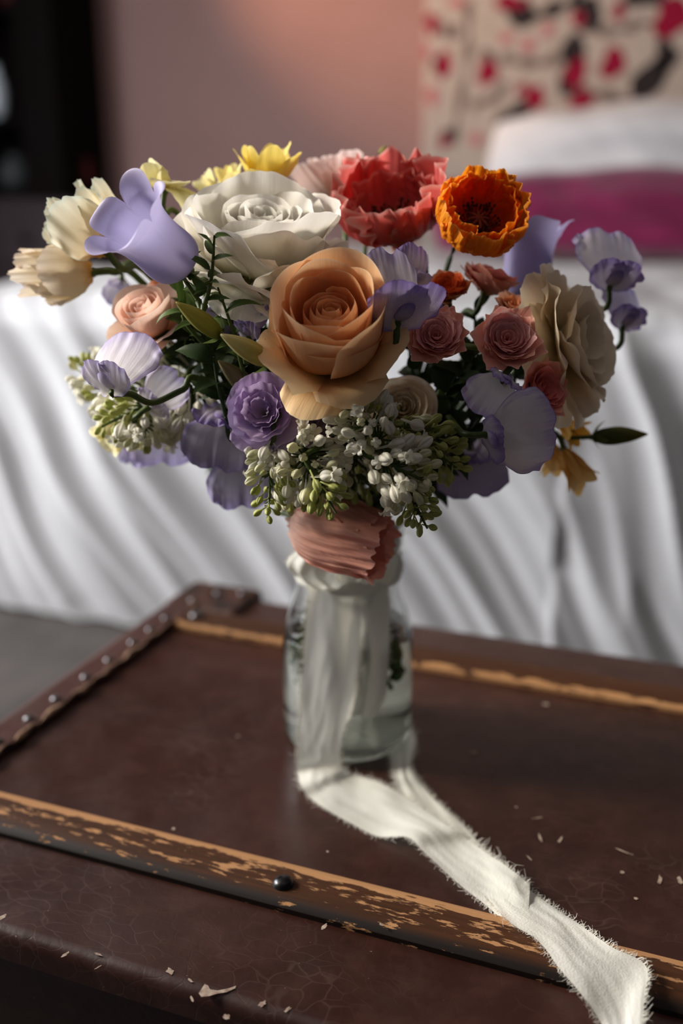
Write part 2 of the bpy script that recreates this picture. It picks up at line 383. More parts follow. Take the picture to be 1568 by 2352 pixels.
# ------------------------------------------------------------------ trunk
def leather(name, c1, c2, rough):
    t = NT(name); tc = t.n('TexCoord').outputs['Object']
    big = t.noise(tc, 7, 4); fine = t.noise(tc, 260, 3); cre = t.n('TexVoronoi', feature='DISTANCE_TO_EDGE'); 
    w_ = t.n('VectorMath', operation='ADD'); t.put(w_.inputs[0], tc)
    nz = t.n('TexNoise'); nz.inputs['Scale'].default_value = 30; t.put(nz.inputs['Vector'], tc)
    sc2 = t.n('VectorMath', operation='SCALE'); t.put(sc2.inputs[0], nz.outputs[1]); sc2.inputs['Scale'].default_value = .03; t.put(w_.inputs[1], sc2.outputs[0])
    t.put(cre.inputs['Vector'], t.scale(w_.outputs[0], (70, 130, 70))); cre.inputs['Scale'].default_value = 1.0
    cr2 = t.mr(cre.outputs[0], 0, .05, 0, 1)
    mott = t.noise(tc, 45, 5, .65)
    col = t.mix(t.mr(big, .35, .65), srgb(c1), srgb(c2))
    col = t.mix(t.mr(mott, .45, .75, 0, .5), col, srgb((74, 46, 38)))
    mask = t.mr(t.noise(tc, 14, 3), .5, .62)
    hair = t.math('MULTIPLY', t.math('SUBTRACT', 1.0, cr2), mask)
    col = t.mix(t.math('MULTIPLY', hair, .13), col, srgb((120, 98, 92)))
    sp_ = t.mr(t.noise(tc, 420, 2), .755, .79)
    col = t.mix(t.math('MULTIPLY', sp_, .7), col, srgb((150, 130, 116)))
    p = t.n('BsdfPrincipled'); t.put(p.inputs['Base Color'], col)
    t.put(p.inputs['Roughness'], t.mr(t.noise(tc, 22, 5, .6), .3, .7, rough - .08, rough + .12)); p.inputs['Specular IOR Level'].default_value = .45
    h = t.math('ADD', t.math('MULTIPLY', cr2, .12), t.math('ADD', t.math('MULTIPLY', fine, .3), t.math('MULTIPLY', mott, 1.2)))
    t.put(p.inputs['Normal'], t.bump(h, .35, .0007))
    return t.surf(p.outputs[0])
lea = leather('oxblood_leathercloth', (52, 26, 19), (40, 18, 13), .33)
lead = leather('dark_leathercloth', (22, 11, 9), (18, 9, 8), .5)
def worn_lit_wood(name, lo, hi, bare_lit_bias, e0=.70, e1_=.86):
    t = NT(name); tc = t.n('TexCoord').outputs['Object']; sep = t.n('SeparateXYZ', i_0=tc)
    y = t.mr(sep.outputs[1], lo, hi)       # across the slat, 0 front .. 1 back
    z = sep.outputs[2]
    grain = t.noise(t.scale(tc, (14, 400, 200)), 1.0, 4, .6)
    chip = t.noise(t.scale(tc, (55, 260, 200)), 1.0, 5, .62)
    edge = t.math('MULTIPLY', t.mr(y, e0, e1_), .34)  # lit edge of the slat, painted as a bright band among the worn chips
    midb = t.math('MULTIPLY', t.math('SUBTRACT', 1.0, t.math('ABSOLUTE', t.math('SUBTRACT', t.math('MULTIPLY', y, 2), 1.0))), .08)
    m = t.mr(t.math('ADD', t.math('ADD', chip, edge), midb), .655 - bare_lit_bias, .70 - bare_lit_bias)
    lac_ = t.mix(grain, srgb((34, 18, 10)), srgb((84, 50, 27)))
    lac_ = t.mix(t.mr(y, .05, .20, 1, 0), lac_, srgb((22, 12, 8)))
    bare_lit = t.mix(grain, srgb((150, 106, 68)), srgb((184, 138, 94)))
    col = t.mix(m, lac_, bare_lit)
    p = t.n('BsdfPrincipled'); t.put(p.inputs['Base Color'], col); t.put(p.inputs['Roughness'], t.mr(m, 0, 1, .55, .85))
    p.inputs['Specular IOR Level'].default_value = .2
    t.put(p.inputs['Normal'], t.bump(t.math('SUBTRACT', grain, t.math('MULTIPLY', m, 1.5)), .5, .0004))
    return t.surf(p.outputs[0])
tr = empty('trunk', ROOM @ Matrix.Translation((0, 0, FL)), 'old oxblood leathercloth travel trunk with worn wooden slats, under the vase', 'trunk')
TZ = -FL
def profbar(name, prof, a0, a1, mat, parent, n=2):
    """closed profile (b,z) swept along a"""
    k = len(prof); vs = []
    for i in range(n):
        a = a0 + (a1 - a0) * i / (n - 1); vs += [(a, b, z + TZ) for b, z in prof]
    f = [(j * k + i, j * k + (i + 1) % k, (j + 1) * k + (i + 1) % k, (j + 1) * k + i) for j in range(n - 1) for i in range(k)]
    f += [tuple(reversed(range(k))), tuple(range((n - 1) * k, n * k))]
    mb = MB(); mb.add(vs, f); o = mb.build(name, mat, parent, True)
    m = o.modifiers.new('es', 'EDGE_SPLIT'); m.split_angle = math.radians(32); return o
# lid: rounded front and back edges
pr = [(.742, -.11)]
for i in range(7): a = i / 6 * math.pi / 2; pr.append((.730 + .012 * math.cos(a), -.012 + .012 * math.sin(a)))
pr = [(b, z) for b, z in pr]
for i in range(9): a = i / 8 * math.pi / 2; pr.append((.320 - .007 * math.sin(a), -.007 + .007 * math.cos(a)))
pr += [(.313, -.016), (.335, -.020), (.335, -.11)]
profbar('lid', pr, -.425, .75, lea, tr)
mb = MB(); mb.box((-.42, .35, .004), (.745, .737, TZ - .112)); mb.build('body', lead, tr, False, bevel=.004)
mb = MB(); mb.box((-.424, .334, TZ - .125), (.75, .745, TZ - .095)); mb.build('lid_rim', simple('blackened_tin', (18, 15, 14), (30, 24, 20), 60, .5, .5, metal=.6), tr, False, bevel=.002)
def slat(name, b0, b1, h, a0, a1, mat):
    r = .003; p = [(b0, .0), (b1, .0), (b1, h * .45), (b1 - .002, h * .8), (b1 - .006, h), (b0 + .006, h), (b0 + .002, h * .8), (b0, h * .45)]
    return profbar(name, p[::-1], a0, a1, mat, tr)
slat('front_slat', .3745, .4065, .0065, -.418, .75, worn_lit_wood('worn_lit_front_slat', .3745,   .4065, .035))
slat('back_slat', .655, .688, .0065, -.40, .75, worn_lit_wood('worn_lit_back_slat', .690, .655, -.07, .84, .95))
# left edge binding with nails
bind = leather('edge_binding', (70, 38, 31), (56, 29, 23), .45)
mb = MB(); 
prb = []
for i in range(9): a = math.pi / 2 + i / 8 * math.pi / 2; prb.append((-.420 + .014 * math.cos(a), -.008 + .013 * math.sin(a)))
prb = [(-.402, 0.0), (-.402, .005)] + prb + [(-.434, -.10), (-.424, -.10)]
k = len(prb); vs = [(a, b, z + TZ) for b in (.318, .738) for a, z in prb]
mb.add(vs, [(i, (i + 1) % k, k + (i + 1) % k, k + i) for i in range(k)] + [tuple(reversed(range(k))), tuple(range(k, 2 * k))])
o = mb.build('edge_binding', bind, tr); o.modifiers.new('es', 'EDGE_SPLIT').split_angle = math.radians(40)
piping = simple('frayed_binding_edge', (150, 122, 100), (70, 48, 38), 90, .9, .1, .001, 200)
pts = [(-.4005 + .0012 * math.sin(i * 1.7), .325 + i * .0068, TZ + .0045 + .0008 * math.sin(i * 2.9)) for i in range(61)]
mb = MB(); mb.tube(pts, [.0018 + .0009 * math.sin(i * 1.31) for i in range(61)], 6); mb.build('frayed_edge', piping, tr)
nailm = simple('dull_steel', (120, 120, 122), (60, 56, 54), 300, .32, .5, metal=.9)
def dome(r, h): return [(r, 0), (r * .96, h * .35), (r * .75, h * .75), (r * .4, h * .95), (0.0001, h)]
mb = MB(); mb.lathe(dome(.0038, .0026), 16); nm = mb.mesh('nail', nailm)
spots = [(20, 1703), (90, 1650), (150, 1604), (210, 1552), (262, 1513), (308, 1471), (348, 1441), (392, 1416)]
for px, py in spots:
    a, b, z = toE(G(px, py, .007)); o = put('nail', nm, tr, Matrix.Translation((-.409, b, TZ + .0046)))
a, b, z = toE(G(650, 2027, .0075)); mb = MB(); mb.lathe(dome(.0055, .0042), 24)
mb.build('slat_nail', simple('black_steel', (70, 70, 72), (36, 34, 34), 200, .28, .5, metal=.9), tr, Mx=Matrix.Translation((a, b, TZ + .0062)))
mb = MB(); mb.lathe(dome(.006, .004), 20); mb.build('corner_nail', nailm, tr, Mx=Matrix.Translation((-.386, .672, TZ + .006)))
for q in ((-.405, .700), (-.392, .722), (-.372, .730)): put('nail', nm, tr, Matrix.Translation((q[0], q[1], TZ + .006)))
mb = MB(); mb.box((-.430, .690, TZ - .03), (-.360, .748, TZ + .0055)); mb.build('corner_guard', simple('rusted_tin', (92, 58, 46), (48, 38, 34), 60, .55, .4, .001, 150, metal=.3), tr, False, bevel=.006)
# peeled scuffs, paint flakes and lint
flake = simple('bare_backing_cloth', (176, 158, 142), (128, 108, 94), 300, .9, .1)
def flakemesh(px, py, L, Wd, rot, seed, z=.0004, tip=1.0, Hh=.0004):
    rr = random.Random(seed); c = toE(G(px, py, 0)); n = 12; vs = []
    for i in range(n):
        a = 2 * math.pi * i / n; q = 1 + rr.uniform(-.35, .35)
        x, y = L * q * math.cos(a), Wd * q * math.sin(a); vs.append((c[0] + x * math.cos(rot) - y * math.sin(rot), c[1] + x * math.sin(rot) + y * math.cos(rot), TZ + z))
    return vs, [tuple(range(n))]
mb = MB()
for k_, a in enumerate([(1240,1925,.0035,.0008,-.8),(1286,1930,.003,.0008,-1.4),(1432,1957,.0045,.0005,.1),(1515,2022,.004,.0010,-1.2),(1562,2025,.003,.0015,-1),(1428,2005,.0012,.001,0),(1232,1880,.003,.0004,.9),(1215,1972,.003,.0004,-.4),(1460,2065,.001,.001,0),(1185,1855,.001,.0008,0),(398,1905,.0011,.0011,0),(1088,1730,.0022,.0018,0),(1252,1618,.0022,.0018,0),(545,1692,.001,.001,0),(850,1760,.0007,.001,0),(810,2030,.0012,.001,0)]):
    vs, f = flakemesh(a[0], a[1], a[2], a[3], a[4] - .37, k_); mb.add(vs, f)
o = mb.build('flakes', flake, tr, False); o['kind'] = 'stuff'
def tear(pts, z=.0005):
    vs = [tuple(Vector(toE(G(x, y, 0))) + Vector((0, 0, TZ + z))) for x, y in pts]; mb = MB(); mb.add(vs, [tuple(range(len(vs)))]); return mb
tear([(456,2283),(470,2262),(478,2266),(482,2274),(500,2277),(525,2272),(542,2266),(540,2272),(520,2281),(500,2284),(480,2290),(462,2292)]).build('peeled_scuff', flake, tr, False)
mb = MB()
for k_, a in enumerate([(390,2232,.0022,.0016,0),(226,2222,.0018,.0003,1.5),(226,2193,.002,.0006,.3),(4,2138,.0012,.003,0),(150,2193,.0008,.002,0),(437,2253,.0018,.0005,0),(440,2295,.0016,.0006,-.3),(603,2307,.0012,.002,0),(520,2336,.0018,.0012,0),(660,2320,.0008,.0018,0),(745,2158,.001,.0022,.3),(875,2153,.0012,.0008,0),(752,1983,.0008,.0006,0)]):
    vs, f = flakemesh(a[0], a[1], a[2], a[3], a[4] - .37, k_ + 50, .0003 if a[1] > 2180 else .0075); mb.add(vs, f)
o = mb.build('edge_scuffs', flake, tr, False); o['kind'] = 'stuff'

# ------------------------------------------------------------------ vase
VX, VY = .004, .584
VM = Matrix.Translation((VX, VY, 0.0005))
vase = empty('vase', VM, 'clear glass carafe vase of water holding the bouquet on the trunk', 'vase')
def glassmat(name, ior, tint):
    t = NT(name); g = t.n('BsdfGlass'); g.inputs['IOR'].default_value = ior; g.inputs['Roughness'].default_value = 0.0; g.inputs['Color'].default_value = tint; return t.surf(g.outputs[0])
outer = [(.0001, .0), (.030, .0), (.037, .0012), (.0405, .005), (.0418, .012), (.0420, .030), (.0420, .055), (.0412, .074), (.0385, .088), (.0345, .099), (.0325, .110), (.0322, .122), (.0335, .135), (.0355, .147), (.0370, .152)]
inner = [(.0355, .1525), (.0340, .147), (.0318, .135), (.0305, .122), (.0308, .110), (.0328, .099), (.0368, .088), (.0395, .074), (.0403, .055), (.0403, .030), (.0400, .014), (.0385, .0085), (.034, .0062), (.0001, .0055)]
def smooth_prof(p, k=4):
    out = []
    P = [Vector((a, b, 0)) for a, b in p]
    for i in range(len(P) - 1):
        p0, p1, p2, p3 = P[max(i-1,0)], P[i], P[i+1], P[min(i+2, len(P)-1)]
        for j in range(k):
            t = j / k; out.append(.5 * ((2*p1) + (p2-p0)*t + (2*p0-5*p1+4*p2-p3)*t*t + (3*p1-p0-3*p2+p3)*t**3))
    out.append(P[-1]); return [(max(q.x, .0001), q.y) for q in out]
mb = MB(); mb.lathe(smooth_prof(outer, 3) + smooth_prof(inner, 3), 72); mb.build('glass_body', glassmat('clear_glass', 1.46, (.985, .99, .985, 1)), vase)
wp = [(.0001, .0050), (.034, .0058), (.0392, .0085), (.0408, .014), (.0411, .030), (.0411, .055), (.0403, .074), (.0390, .080), (.0001, .080)]
mb = MB(); mb.lathe(wp, 72); mb.build('water', glassmat('clear_water', 1.333, (.97, .985, .96, 1)), vase)

# ------------------------------------------------------------------ ribbon
silk = simple('ivory_silk', (236, 235, 226), (228, 227, 216), 8, .6, .3, .0004, 900, trans=.3)
def catmull(P, k):
    out = []
    for i in range(len(P) - 1):
        p0, p1, p2, p3 = P[max(i-1,0)], P[i], P[i+1], P[min(i+2, len(P)-1)]
        for j in range(k):
            t = j / k; out.append(.5 * ((2*p1) + (p2-p0)*t + (2*p0-5*p1+4*p2-p3)*t*t + (3*p1-p0-3*p2+p3)*t**3))
    out.append(P[-1]); return out
rib = empty('ribbon', Matrix.Translation((VX, VY - .04, 0)), 'ivory frayed silk ribbon knotted round the vase neck and trailing over the trunk', 'ribbon')
RI = rib.matrix_basis.inverted()
FR = MB()
def ruled(name, Lp, Rp, k=7, nu=26, wave=.0012, seed=0, fr=(True, True), fold=None, frz=.0):
    pn = None; Lc, Rc = catmull(Lp, k), catmull(Rp, k); V = []; nv = len(Lc)
    for j in range(nv):
        l, r = Lc[j], Rc[j]
        tj = (Lc[min(j+1, nv-1)] + Rc[min(j+1, nv-1)] - Lc[max(j-1, 0)] - Rc[max(j-1, 0)]).normalized(); nrm = (r - l).cross(tj).normalized()
        if j == 0:
            if nrm.y > 0: nrm = -nrm
        elif nrm.dot(pn) < 0: nrm = -nrm
        pn = nrm.copy()
        for i in range(nu):
            u = i / (nu - 1); p = l.lerp(r, u)
            d = wave * (mnoise.noise((u * 3.1, j * .09, seed)) + .5 * mnoise.noise((u * 7, j * .2, seed + 5)))
            if fold: d += fold(u, j / (nv - 1))
            V.append(p + nrm * max(d, -.0008 if abs(nrm.z) > .7 else -1))
    f, uv = grid_faces(nu, nv)
    W_ = np.array([tuple(RI @ p) for p in V]); put(name, mesh_np(name, W_, f, silk, uv), rib)
    rr = random.Random(seed + 11)
    for s, on in ((0, fr[0]), (nu - 1, fr[1])):
        if not on: continue
        for j in range(nv - 1):
            a, b = V[j * nu + s], V[(j + 1) * nu + s]; inn = V[j * nu + (1 if s == 0 else nu - 2)]
            out = (a - inn).normalized(); n = max(2, int((b - a).length / .00042)); nn = (b - a).cross(out).normalized()
            if nn.z < 0: nn = -nn
            for q in range(n):
                p = a.lerp(b, rr.random()); ln = rr.uniform(.0012, .0036) if rr.random() < .93 else rr.uniform(.004, .007)
                d = (out + (b - a).normalized() * rr.uniform(-.8, .8) + nn * rr.uniform(-.05, .6)).normalized(); sd = d.cross(nn).normalized() * .00011
                p1 = p + d * ln * .55; p2 = p + (d + (b - a).normalized() * rr.uniform(-1, 1) + nn * rr.uniform(-.3, .5)).normalized() * ln
                p0 = p - out * .0004
                vs = [p0 + sd, p0 - sd, p1 + sd, p1 - sd, p2 + sd * .6, p2 - sd * .6]
                FR.add([RI @ v for v in vs], [(0, 1, 3, 2), (2, 3, 5, 4)])
    return V
def CP(l, y): return [C(a, b, y_) for (a, b), y_ in zip(l, y)]
yA = [.556, .548, .541, .536, .5345, .5345, .533, .531]
LA = CP([(712, 1325), (706, 1380), (701, 1450), (697, 1530), (692, 1610), (686, 1690), (683, 1740), (684, 1775)], yA)
RA = CP([(832, 1330), (828, 1385), (826, 1450), (822, 1530), (805, 1610), (786, 1690), (782, 1730), (781, 1752)], yA)
LA += [G(a, b, z) for a, b, z in [(693, 1808, .006), (712, 1836, .003), (748, 1864, .0025), (800, 1890, .0025), (870, 1920, .003), (938, 1926, .006), (972, 1962, .003), (1040, 2022, .003), (1110, 2075, .003), (1160, 2118, .004), (1213, 2142, .005)]]
RA += [G(a, b, z) for a, b, z in [(790, 1768, .008), (812, 1780, .005), (846, 1792, .006), (890, 1812, .007), (950, 1848, .006), (1030, 1900, .008), (1078, 1932, .005), (1130, 1972, .005), (1175, 2005, .005), (1200, 2022, .005), (1216, 2032, .006)]]
ruled('front_tail', LA, RA, wave=.0008, seed=3, fold=lambda u, t: (.0013 * math.sin(u * 7.5 + 1.3 * math.sin(t * 9)) * max(0, 1 - t / .42) + (.0010 * math.sin(t * 26 + u * 4) + .0008) * min(1, max(0, (t - .42) / .1))))
# second tail: down the back of the vase, out to the right and along the trunk
yB = [.616, .618, .628, .629, .6295, .629]
LB = CP([(745, 1330), (745, 1370), (742, 1430), (742, 1490), (745, 1560), (760, 1600)], yB)
RB = CP([(892, 1330), (892, 1370), (888, 1430), (888, 1490), (890, 1560), (905, 1600)], yB)
LB += [G(a, b, z) for a, b, z in [(800, 1640, .001), (885, 1716, .001), (905, 1790, .001), (950, 1880, .001), (1010, 1945, .001), (1100, 2040, .0025), (1165, 2112, .009), (1235, 2160, .0115), (1285, 2226, .0115), (1335, 2290, .0095), (1385, 2360, .005), (1410, 2440, .004)]]
RB += [G(a, b, z) for a, b, z in [(930, 1640, .002), (952, 1700, .003), (945, 1765, .003), (985, 1820, .002), (1062, 1896, .002), (1150, 1990, .002), (1232, 2055, .003), (1310, 2108, .007), (1400, 2172, .012), (1482, 2216, .012), (1479, 2300, .011), (1474, 2440, .005)]]
ruled('back_tail', LB, RB, wave=.0010, seed=8, fold=lambda u, t: .0005 * math.sin(u * 5 + t * 16) * (t > .55))
# third short layer filling the right of the front
LC_ = CP([(800, 1322), (800, 1380), (800, 1450), (798, 1530), (793, 1600), (788, 1655)], [.558, .551, .545, .541, .5395, .5395])
RC_ = CP([(886, 1322), (892, 1380), (893, 1450), (890, 1530), (884, 1600), (866, 1640)], [.560, .555, .548, .545, .5445, .5445])
ruled('short_tail', LC_, RC_, wave=.0012, seed=5, fr=(False, True), fold=lambda u, t: .0018 * math.sin(u * 8 + t * 2))
# bow loops and knot
def loop(name, Lp, Rp, puff, seed, k=8, fr=(True, True)):
    ruled(name, Lp, Rp, k, 24, .002, seed, fr, fold=lambda u, t: puff * math.sin(math.pi * t) * math.sin(math.pi * u) ** .6 + .0012 * math.sin(u * 13 + seed + t * 3))
loop('bow_loop', CP([(760, 1225), (715, 1235), (690, 1262), (660, 1292), (680, 1322), (718, 1352)], [.556, .548, .543, .54, .544, .552]),
     CP([(812, 1262), (800, 1275), (780, 1290), (762, 1312), (772, 1335), (792, 1345)], [.548, .540, .536, .534, .538, .546]), .006, 1)
loop('bow_loop', CP([(700, 1215), (690, 1240), (676, 1268), (666, 1290), (690, 1300)], [.562, .556, .552, .550, .553]),
     CP([(790, 1230), (782, 1262), (776, 1290), (770, 1312), (780, 1325)], [.552, .546, .544, .543, .546]), .004, 9)
loop('bow_end', CP([(775, 1240), (785, 1275), (800, 1310), (812, 1335)], [.546, .541, .538, .539]),
     CP([(880, 1225), (896, 1262), (884, 1300), (858, 1345)], [.552, .546, .542, .541]), .004, 4)
loop('bow_end', CP([(850, 1210), (856, 1250), (862, 1300), (868, 1338)], [.558, .550, .547, .549]),
     CP([(908, 1200), (914, 1250), (906, 1300), (892, 1340)], [.566, .560, .557, .558]), .003, 6)
mb = MB()
for k_ in range(3):
    mb.lathe([(.0338 + .0007 * math.sin(i * .8 + k_), .120 + k_ * .0035 + i * .0016 - .006) for i in range(6)], 40, Matrix.Translation((0, .04, 0)), lambda a: 1 + .015 * math.sin(9 * a + k_))
mb.build('neck_wrap', silk, rib)
o = FR.build('frayed_threads', simple('silk_thread', (232, 228, 216), None, rough=.7, trans=.3), rib, False); o['kind'] = 'stuff'

# ================================================================== flowers
NECK = Vector((.004, .584, .150))
def frame(z, x=None):
    z = z.normalized(); x = x if x is not None else Vector((0, 0, 1)).cross(z)
    if x.length < 1e-4: x = Vector((1, 0, 0))
    x = (x - z * x.dot(z)).normalized(); y = z.cross(x)
    return Matrix(((x.x, y.x, z.x), (x.y, y.y, z.y), (x.z, y.z, z.z))).to_4x4()
stem_g = simple('green_stem', (88, 104, 44), (66, 84, 34), 60, .5, .4, .0003, 300, trans=.15)
stem_d = simple('dark_green_stem', (46, 62, 28), (36, 50, 24), 60, .5, .4, .0003, 300)
NS = [0]
def stem_pts(base, axis, seed, into=True, bend=.012, kink=None):
    rr = random.Random(seed * 13 + 5); P = [base, base - axis * bend]
    if kink: P += kink
    if axis.z < -.2: P = [base, base - axis * .012, Vector((base.x * .75, base.y + .02, base.z + .012)), Vector((base.x * .35, .57, max(.19, base.z)))]
    elif not kink: P.append(P[-1] + Vector((-P[-1].x * .10, .55 * (VY - base.y) + .004, -.008)))
    n = NS[0]; NS[0] += 1; a = n * 2.39996; rad = .022 * math.sqrt((n % 24 + .5) / 24)
    q = NECK + Vector((math.cos(a) * rad, math.sin(a) * rad, 0))
    P.append(P[-1].lerp(q, .55) + Vector((0, 0, -.006))); P.append(q)
    if into:
        b = a + math.pi + rr.uniform(-.5, .5); r2 = rr.uniform(.006, .028)
        P.append(Vector((VX + math.cos(b) * rad * .3, VY + math.sin(b) * rad * .3, .10)))
        P.append(Vector((VX + math.cos(b) * r2, VY + math.sin(b) * r2, rr.uniform(.036, .06))))
    return catmull([Vector(p) for p in P], 7)
class Flower:
    def __init__(s, name, label, cat, px, py, y, axis, size_px, off=.5, roll=0, group=None, xdir=None, stem=.0016, into=True, stemmat=None, bend=.012, kink=None, seed=None):
        c = C(px, py, y); s.unit = (c - Vector((0, 0, H))).dot(Vector((0, cp, -sp))) / F     # metres per photo pixel there
        s.R = size_px * s.unit; s.ax = axis.normalized(); s.loc = c - s.ax * (s.R * off)
        s.M = Matrix.Translation(s.loc) @ frame(s.ax, xdir) @ Matrix.Rotation(roll, 4, 'Z')
        s.root = empty(name, s.M, label, cat, group); s.seed = seed if seed is not None else int(px * 31 + py)
        s.rng = random.Random(s.seed); s.nr = np.random.RandomState(s.seed % 99991)
        if stem:
            inv = s.M.inverted(); pts = [inv @ p for p in stem_pts(s.loc, s.ax, s.seed, into, bend, kink)]
            mb = MB(); mb.tube(pts, [stem * (1.35 if i < 2 else 1) for i in range(len(pts))], 7); mb.build('stem', stemmat or stem_g, s.root)
    def W(s, p): return s.M.inverted() @ p
def ns(nr, x, f, n=3):
    o = np.zeros_like(x)
    for k in range(n): o += np.sin(x * f * (1.0 + .77 * k) * math.pi + nr.uniform(0, 6.28)) * (.75 ** k) * nr.uniform(.6, 1)
    return o / 1.8
def petal(f, spine, W, mat, phi=0.0, wrap=1.0, kap=None, base=.22, wtop=1.0, wp=.7, rnd=.30, rp=2.6, tip=0.0, tipw=.14, notch=0.0, ruf=0.0, rf=2.5, rag=0.0, roll=0.0, skew=0.0, cr=0.0, crf=9, nu=26, nv=24, name='petal', center=None, dz=0.0, parent=None, side_ruf=.5, twist=0.0, Mx=None, shape=None):
    nr = f.nr; u = np.linspace(-1, 1, nu); v = np.linspace(0, 1, nv); U, Vv = np.meshgrid(u, v)
    P = [np.array(p, dtype=float) for p in spine]; Ls = sum(np.linalg.norm(P[i+1] - P[i]) for i in range(3))
    Lu = 1 - rnd * np.abs(u) ** rp + tip * np.exp(-(u / tipw) ** 2) - notch * np.exp(-(u / .16) ** 2)
    if rag: Lu = Lu + rag * .8 * ns(nr, u, 4, 3) + rag * .22 * ns(nr, u, 12, 3)
    T = Vv * Lu[None, :]
    B = lambda t: ((1-t)**3)[..., None] * P[0] + (3*t*(1-t)**2)[..., None] * P[1] + (3*t*t*(1-t))[..., None] * P[2] + (t**3)[..., None] * P[3]
    dB = lambda t: (3*(1-t)**2)[..., None] * (P[1]-P[0]) + (6*t*(1-t))[..., None] * (P[2]-P[1]) + (3*t*t)[..., None] * (P[3]-P[2])
    rz = B(T); d = dB(T); d /= (np.linalg.norm(d, axis=-1, keepdims=True) + 1e-9)
    N = np.stack([d[..., 1], -d[..., 0]], -1)              # outward normal in the r-z plane
    wv = base + (1 - base) * np.sin(np.minimum(1, Vv / .68) * math.pi / 2) ** wp
    wv *= 1 - (1 - wtop) * np.maximum(0, (Vv - .5) / .5) ** 1.5
    if shape is not None: wv = shape(Vv)
    s_ = U * wv * W / 2
    if rag: s_ = s_ * (1 + rag * .5 * ns(nr, Vv, 5, 3) * np.abs(U) ** 3)
    r = rz[..., 0]; z = rz[..., 1]
    if kap is None: K = wrap / np.maximum(np.abs(r), W * .16)
    else: K = kap + 0 * r
    K = np.where(np.abs(K) < 1e-3, 1e-3, K)
    X = r - (1 - np.cos(K * s_)) / K; Y = np.sin(K * s_) / K
    dn = np.zeros_like(X)
    if ruf:
        e = Vv ** 2.2 * (.35 + .65 * np.abs(U) ** 1.5)
        dn += ruf * Ls * (e * ns(nr, U + .15 * Vv, rf) + side_ruf * np.abs(U) ** 4 * ns(nr, Vv, rf * 1.3))
    if roll: dn += roll * Ls * np.abs(U) ** 3.5 * Vv ** 1.2
    if cr:
        a = ns(nr, U * 1.0 + .12 * np.sin(Vv * 5 + nr.uniform(0, 6)), crf, 4); b = ns(nr, U + .4 * Vv, crf * .45, 2) * ns(nr, Vv, 3.4, 2)
        dn += cr * Ls * (a * (.25 + .75 * Vv) + .9 * b * Vv)
    if skew: dn += skew * W * U * .5
    z = z + dn * N[..., 1] + dz
    X = X + dn * N[..., 0]
    if twist: z = z + twist * Y
    if Mx is not None:
        V3 = np.stack([X, Y, z], -1).reshape(-1, 3); A = np.array(Mx.to_3x3()); V3 = V3 @ A.T + np.array(Mx.translation)
        X, Y, z = V3[:, 0], V3[:, 1], V3[:, 2]
    c, s = math.cos(phi), math.sin(phi)
    V = np.stack([(X * c - Y * s).ravel(), (X * s + Y * c).ravel(), np.asarray(z).ravel()], -1)
    fc, uv = grid_faces(nu, nv)
    return put(name, mesh_np(name, V, fc, mat, uv), parent or f.root)
def arcspine(r0, z0, r1, z1, th0, th1, k0=.45, k1=.38):
    """bezier in (r,z) from base to rim; th = angle away from the axis in degrees"""
    L = math.hypot(r1 - r0, z1 - z0) + 1e-6; a, b = math.radians(th0), math.radians(th1)
    return ((r0, z0), (r0 + math.sin(a) * L * k0, z0 + math.cos(a) * L * k0), (r1 - math.sin(b) * L * k1, z1 - math.cos(b) * L * k1), (r1, z1))
def lerp(a, b, t): return a + (b - a) * t
def rosette(f, mat, n, R, Ht, rin=.07, rpow=.8, hin=.75, hout=.5, hp=2.0, th0=(30, 80), th1=(-15, 70), span=(150, 95), span_pow=1.0, zb=(.25, .0), rb=(.03, .16), start=0, gold=2.39996, mats=None, jit=.06, t0=0.0, t1=1.0, **kw):
    for k in range(n):
        t = lerp(t0, t1, k / max(1, n - 1)); rr = f.rng
        ro = R * lerp(rin, 1, t ** rpow) * (1 + rr.uniform(-jit, jit)); 
        kw_j = 0; h = Ht * (lerp(hin, 1, min(1, t * 2)) if t < .5 else lerp(1, hout, ((t - .5) * 2) ** hp)) * (1 + rr.uniform(-jit, jit))
        sp = math.radians(lerp(span[0], span[1], t ** span_pow)); z0 = Ht * lerp(zb[0], zb[1], t); r0 = R * lerp(rb[0], rb[1], t)
        q = {a: (lerp(b[0], b[1], t) if isinstance(b, tuple) else b) for a, b in kw.items()}
        m = mat if mats is None else mats[min(len(mats) - 1, int(t * len(mats)))]
        petal(f, arcspine(r0, z0, ro, h, lerp(th0[0], th0[1], t) + rr.uniform(-5, 5), lerp(th1[0], th1[1], t ** 1.3) + rr.uniform(-8, 8)), ro * sp * 1.0, m, phi=start + k * gold + rr.uniform(-.2, .2), **q)
def sepals(f, n, L, W, th0=60, th1=110, mat=None, r0=.001, z0=0.0, name='sepal'):
    for k in range(n):
        petal(f, arcspine(r0, z0, L * .8, L * .25 if th1 > 90 else L * .6, th0, th1), W, mat or sepal_m, phi=k * 2 * math.pi / n + f.rng.uniform(-.2, .2), shape=lambda v: np.sin(math.pi * np.clip(v, 0.02, 1) ** .6) ** .8 + .03, rnd=.05, kap=20, nu=8, nv=12, name=name)
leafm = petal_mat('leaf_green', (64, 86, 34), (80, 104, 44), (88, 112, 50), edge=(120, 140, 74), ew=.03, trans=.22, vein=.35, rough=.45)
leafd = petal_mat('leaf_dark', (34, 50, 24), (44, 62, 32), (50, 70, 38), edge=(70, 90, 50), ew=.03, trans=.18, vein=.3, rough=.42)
sepal_m = petal_mat('sepal_green', (70, 84, 34), (84, 98, 42), (94, 104, 50), edge=(120, 126, 70), ew=.06, trans=.25, vein=.3, rough=.5)
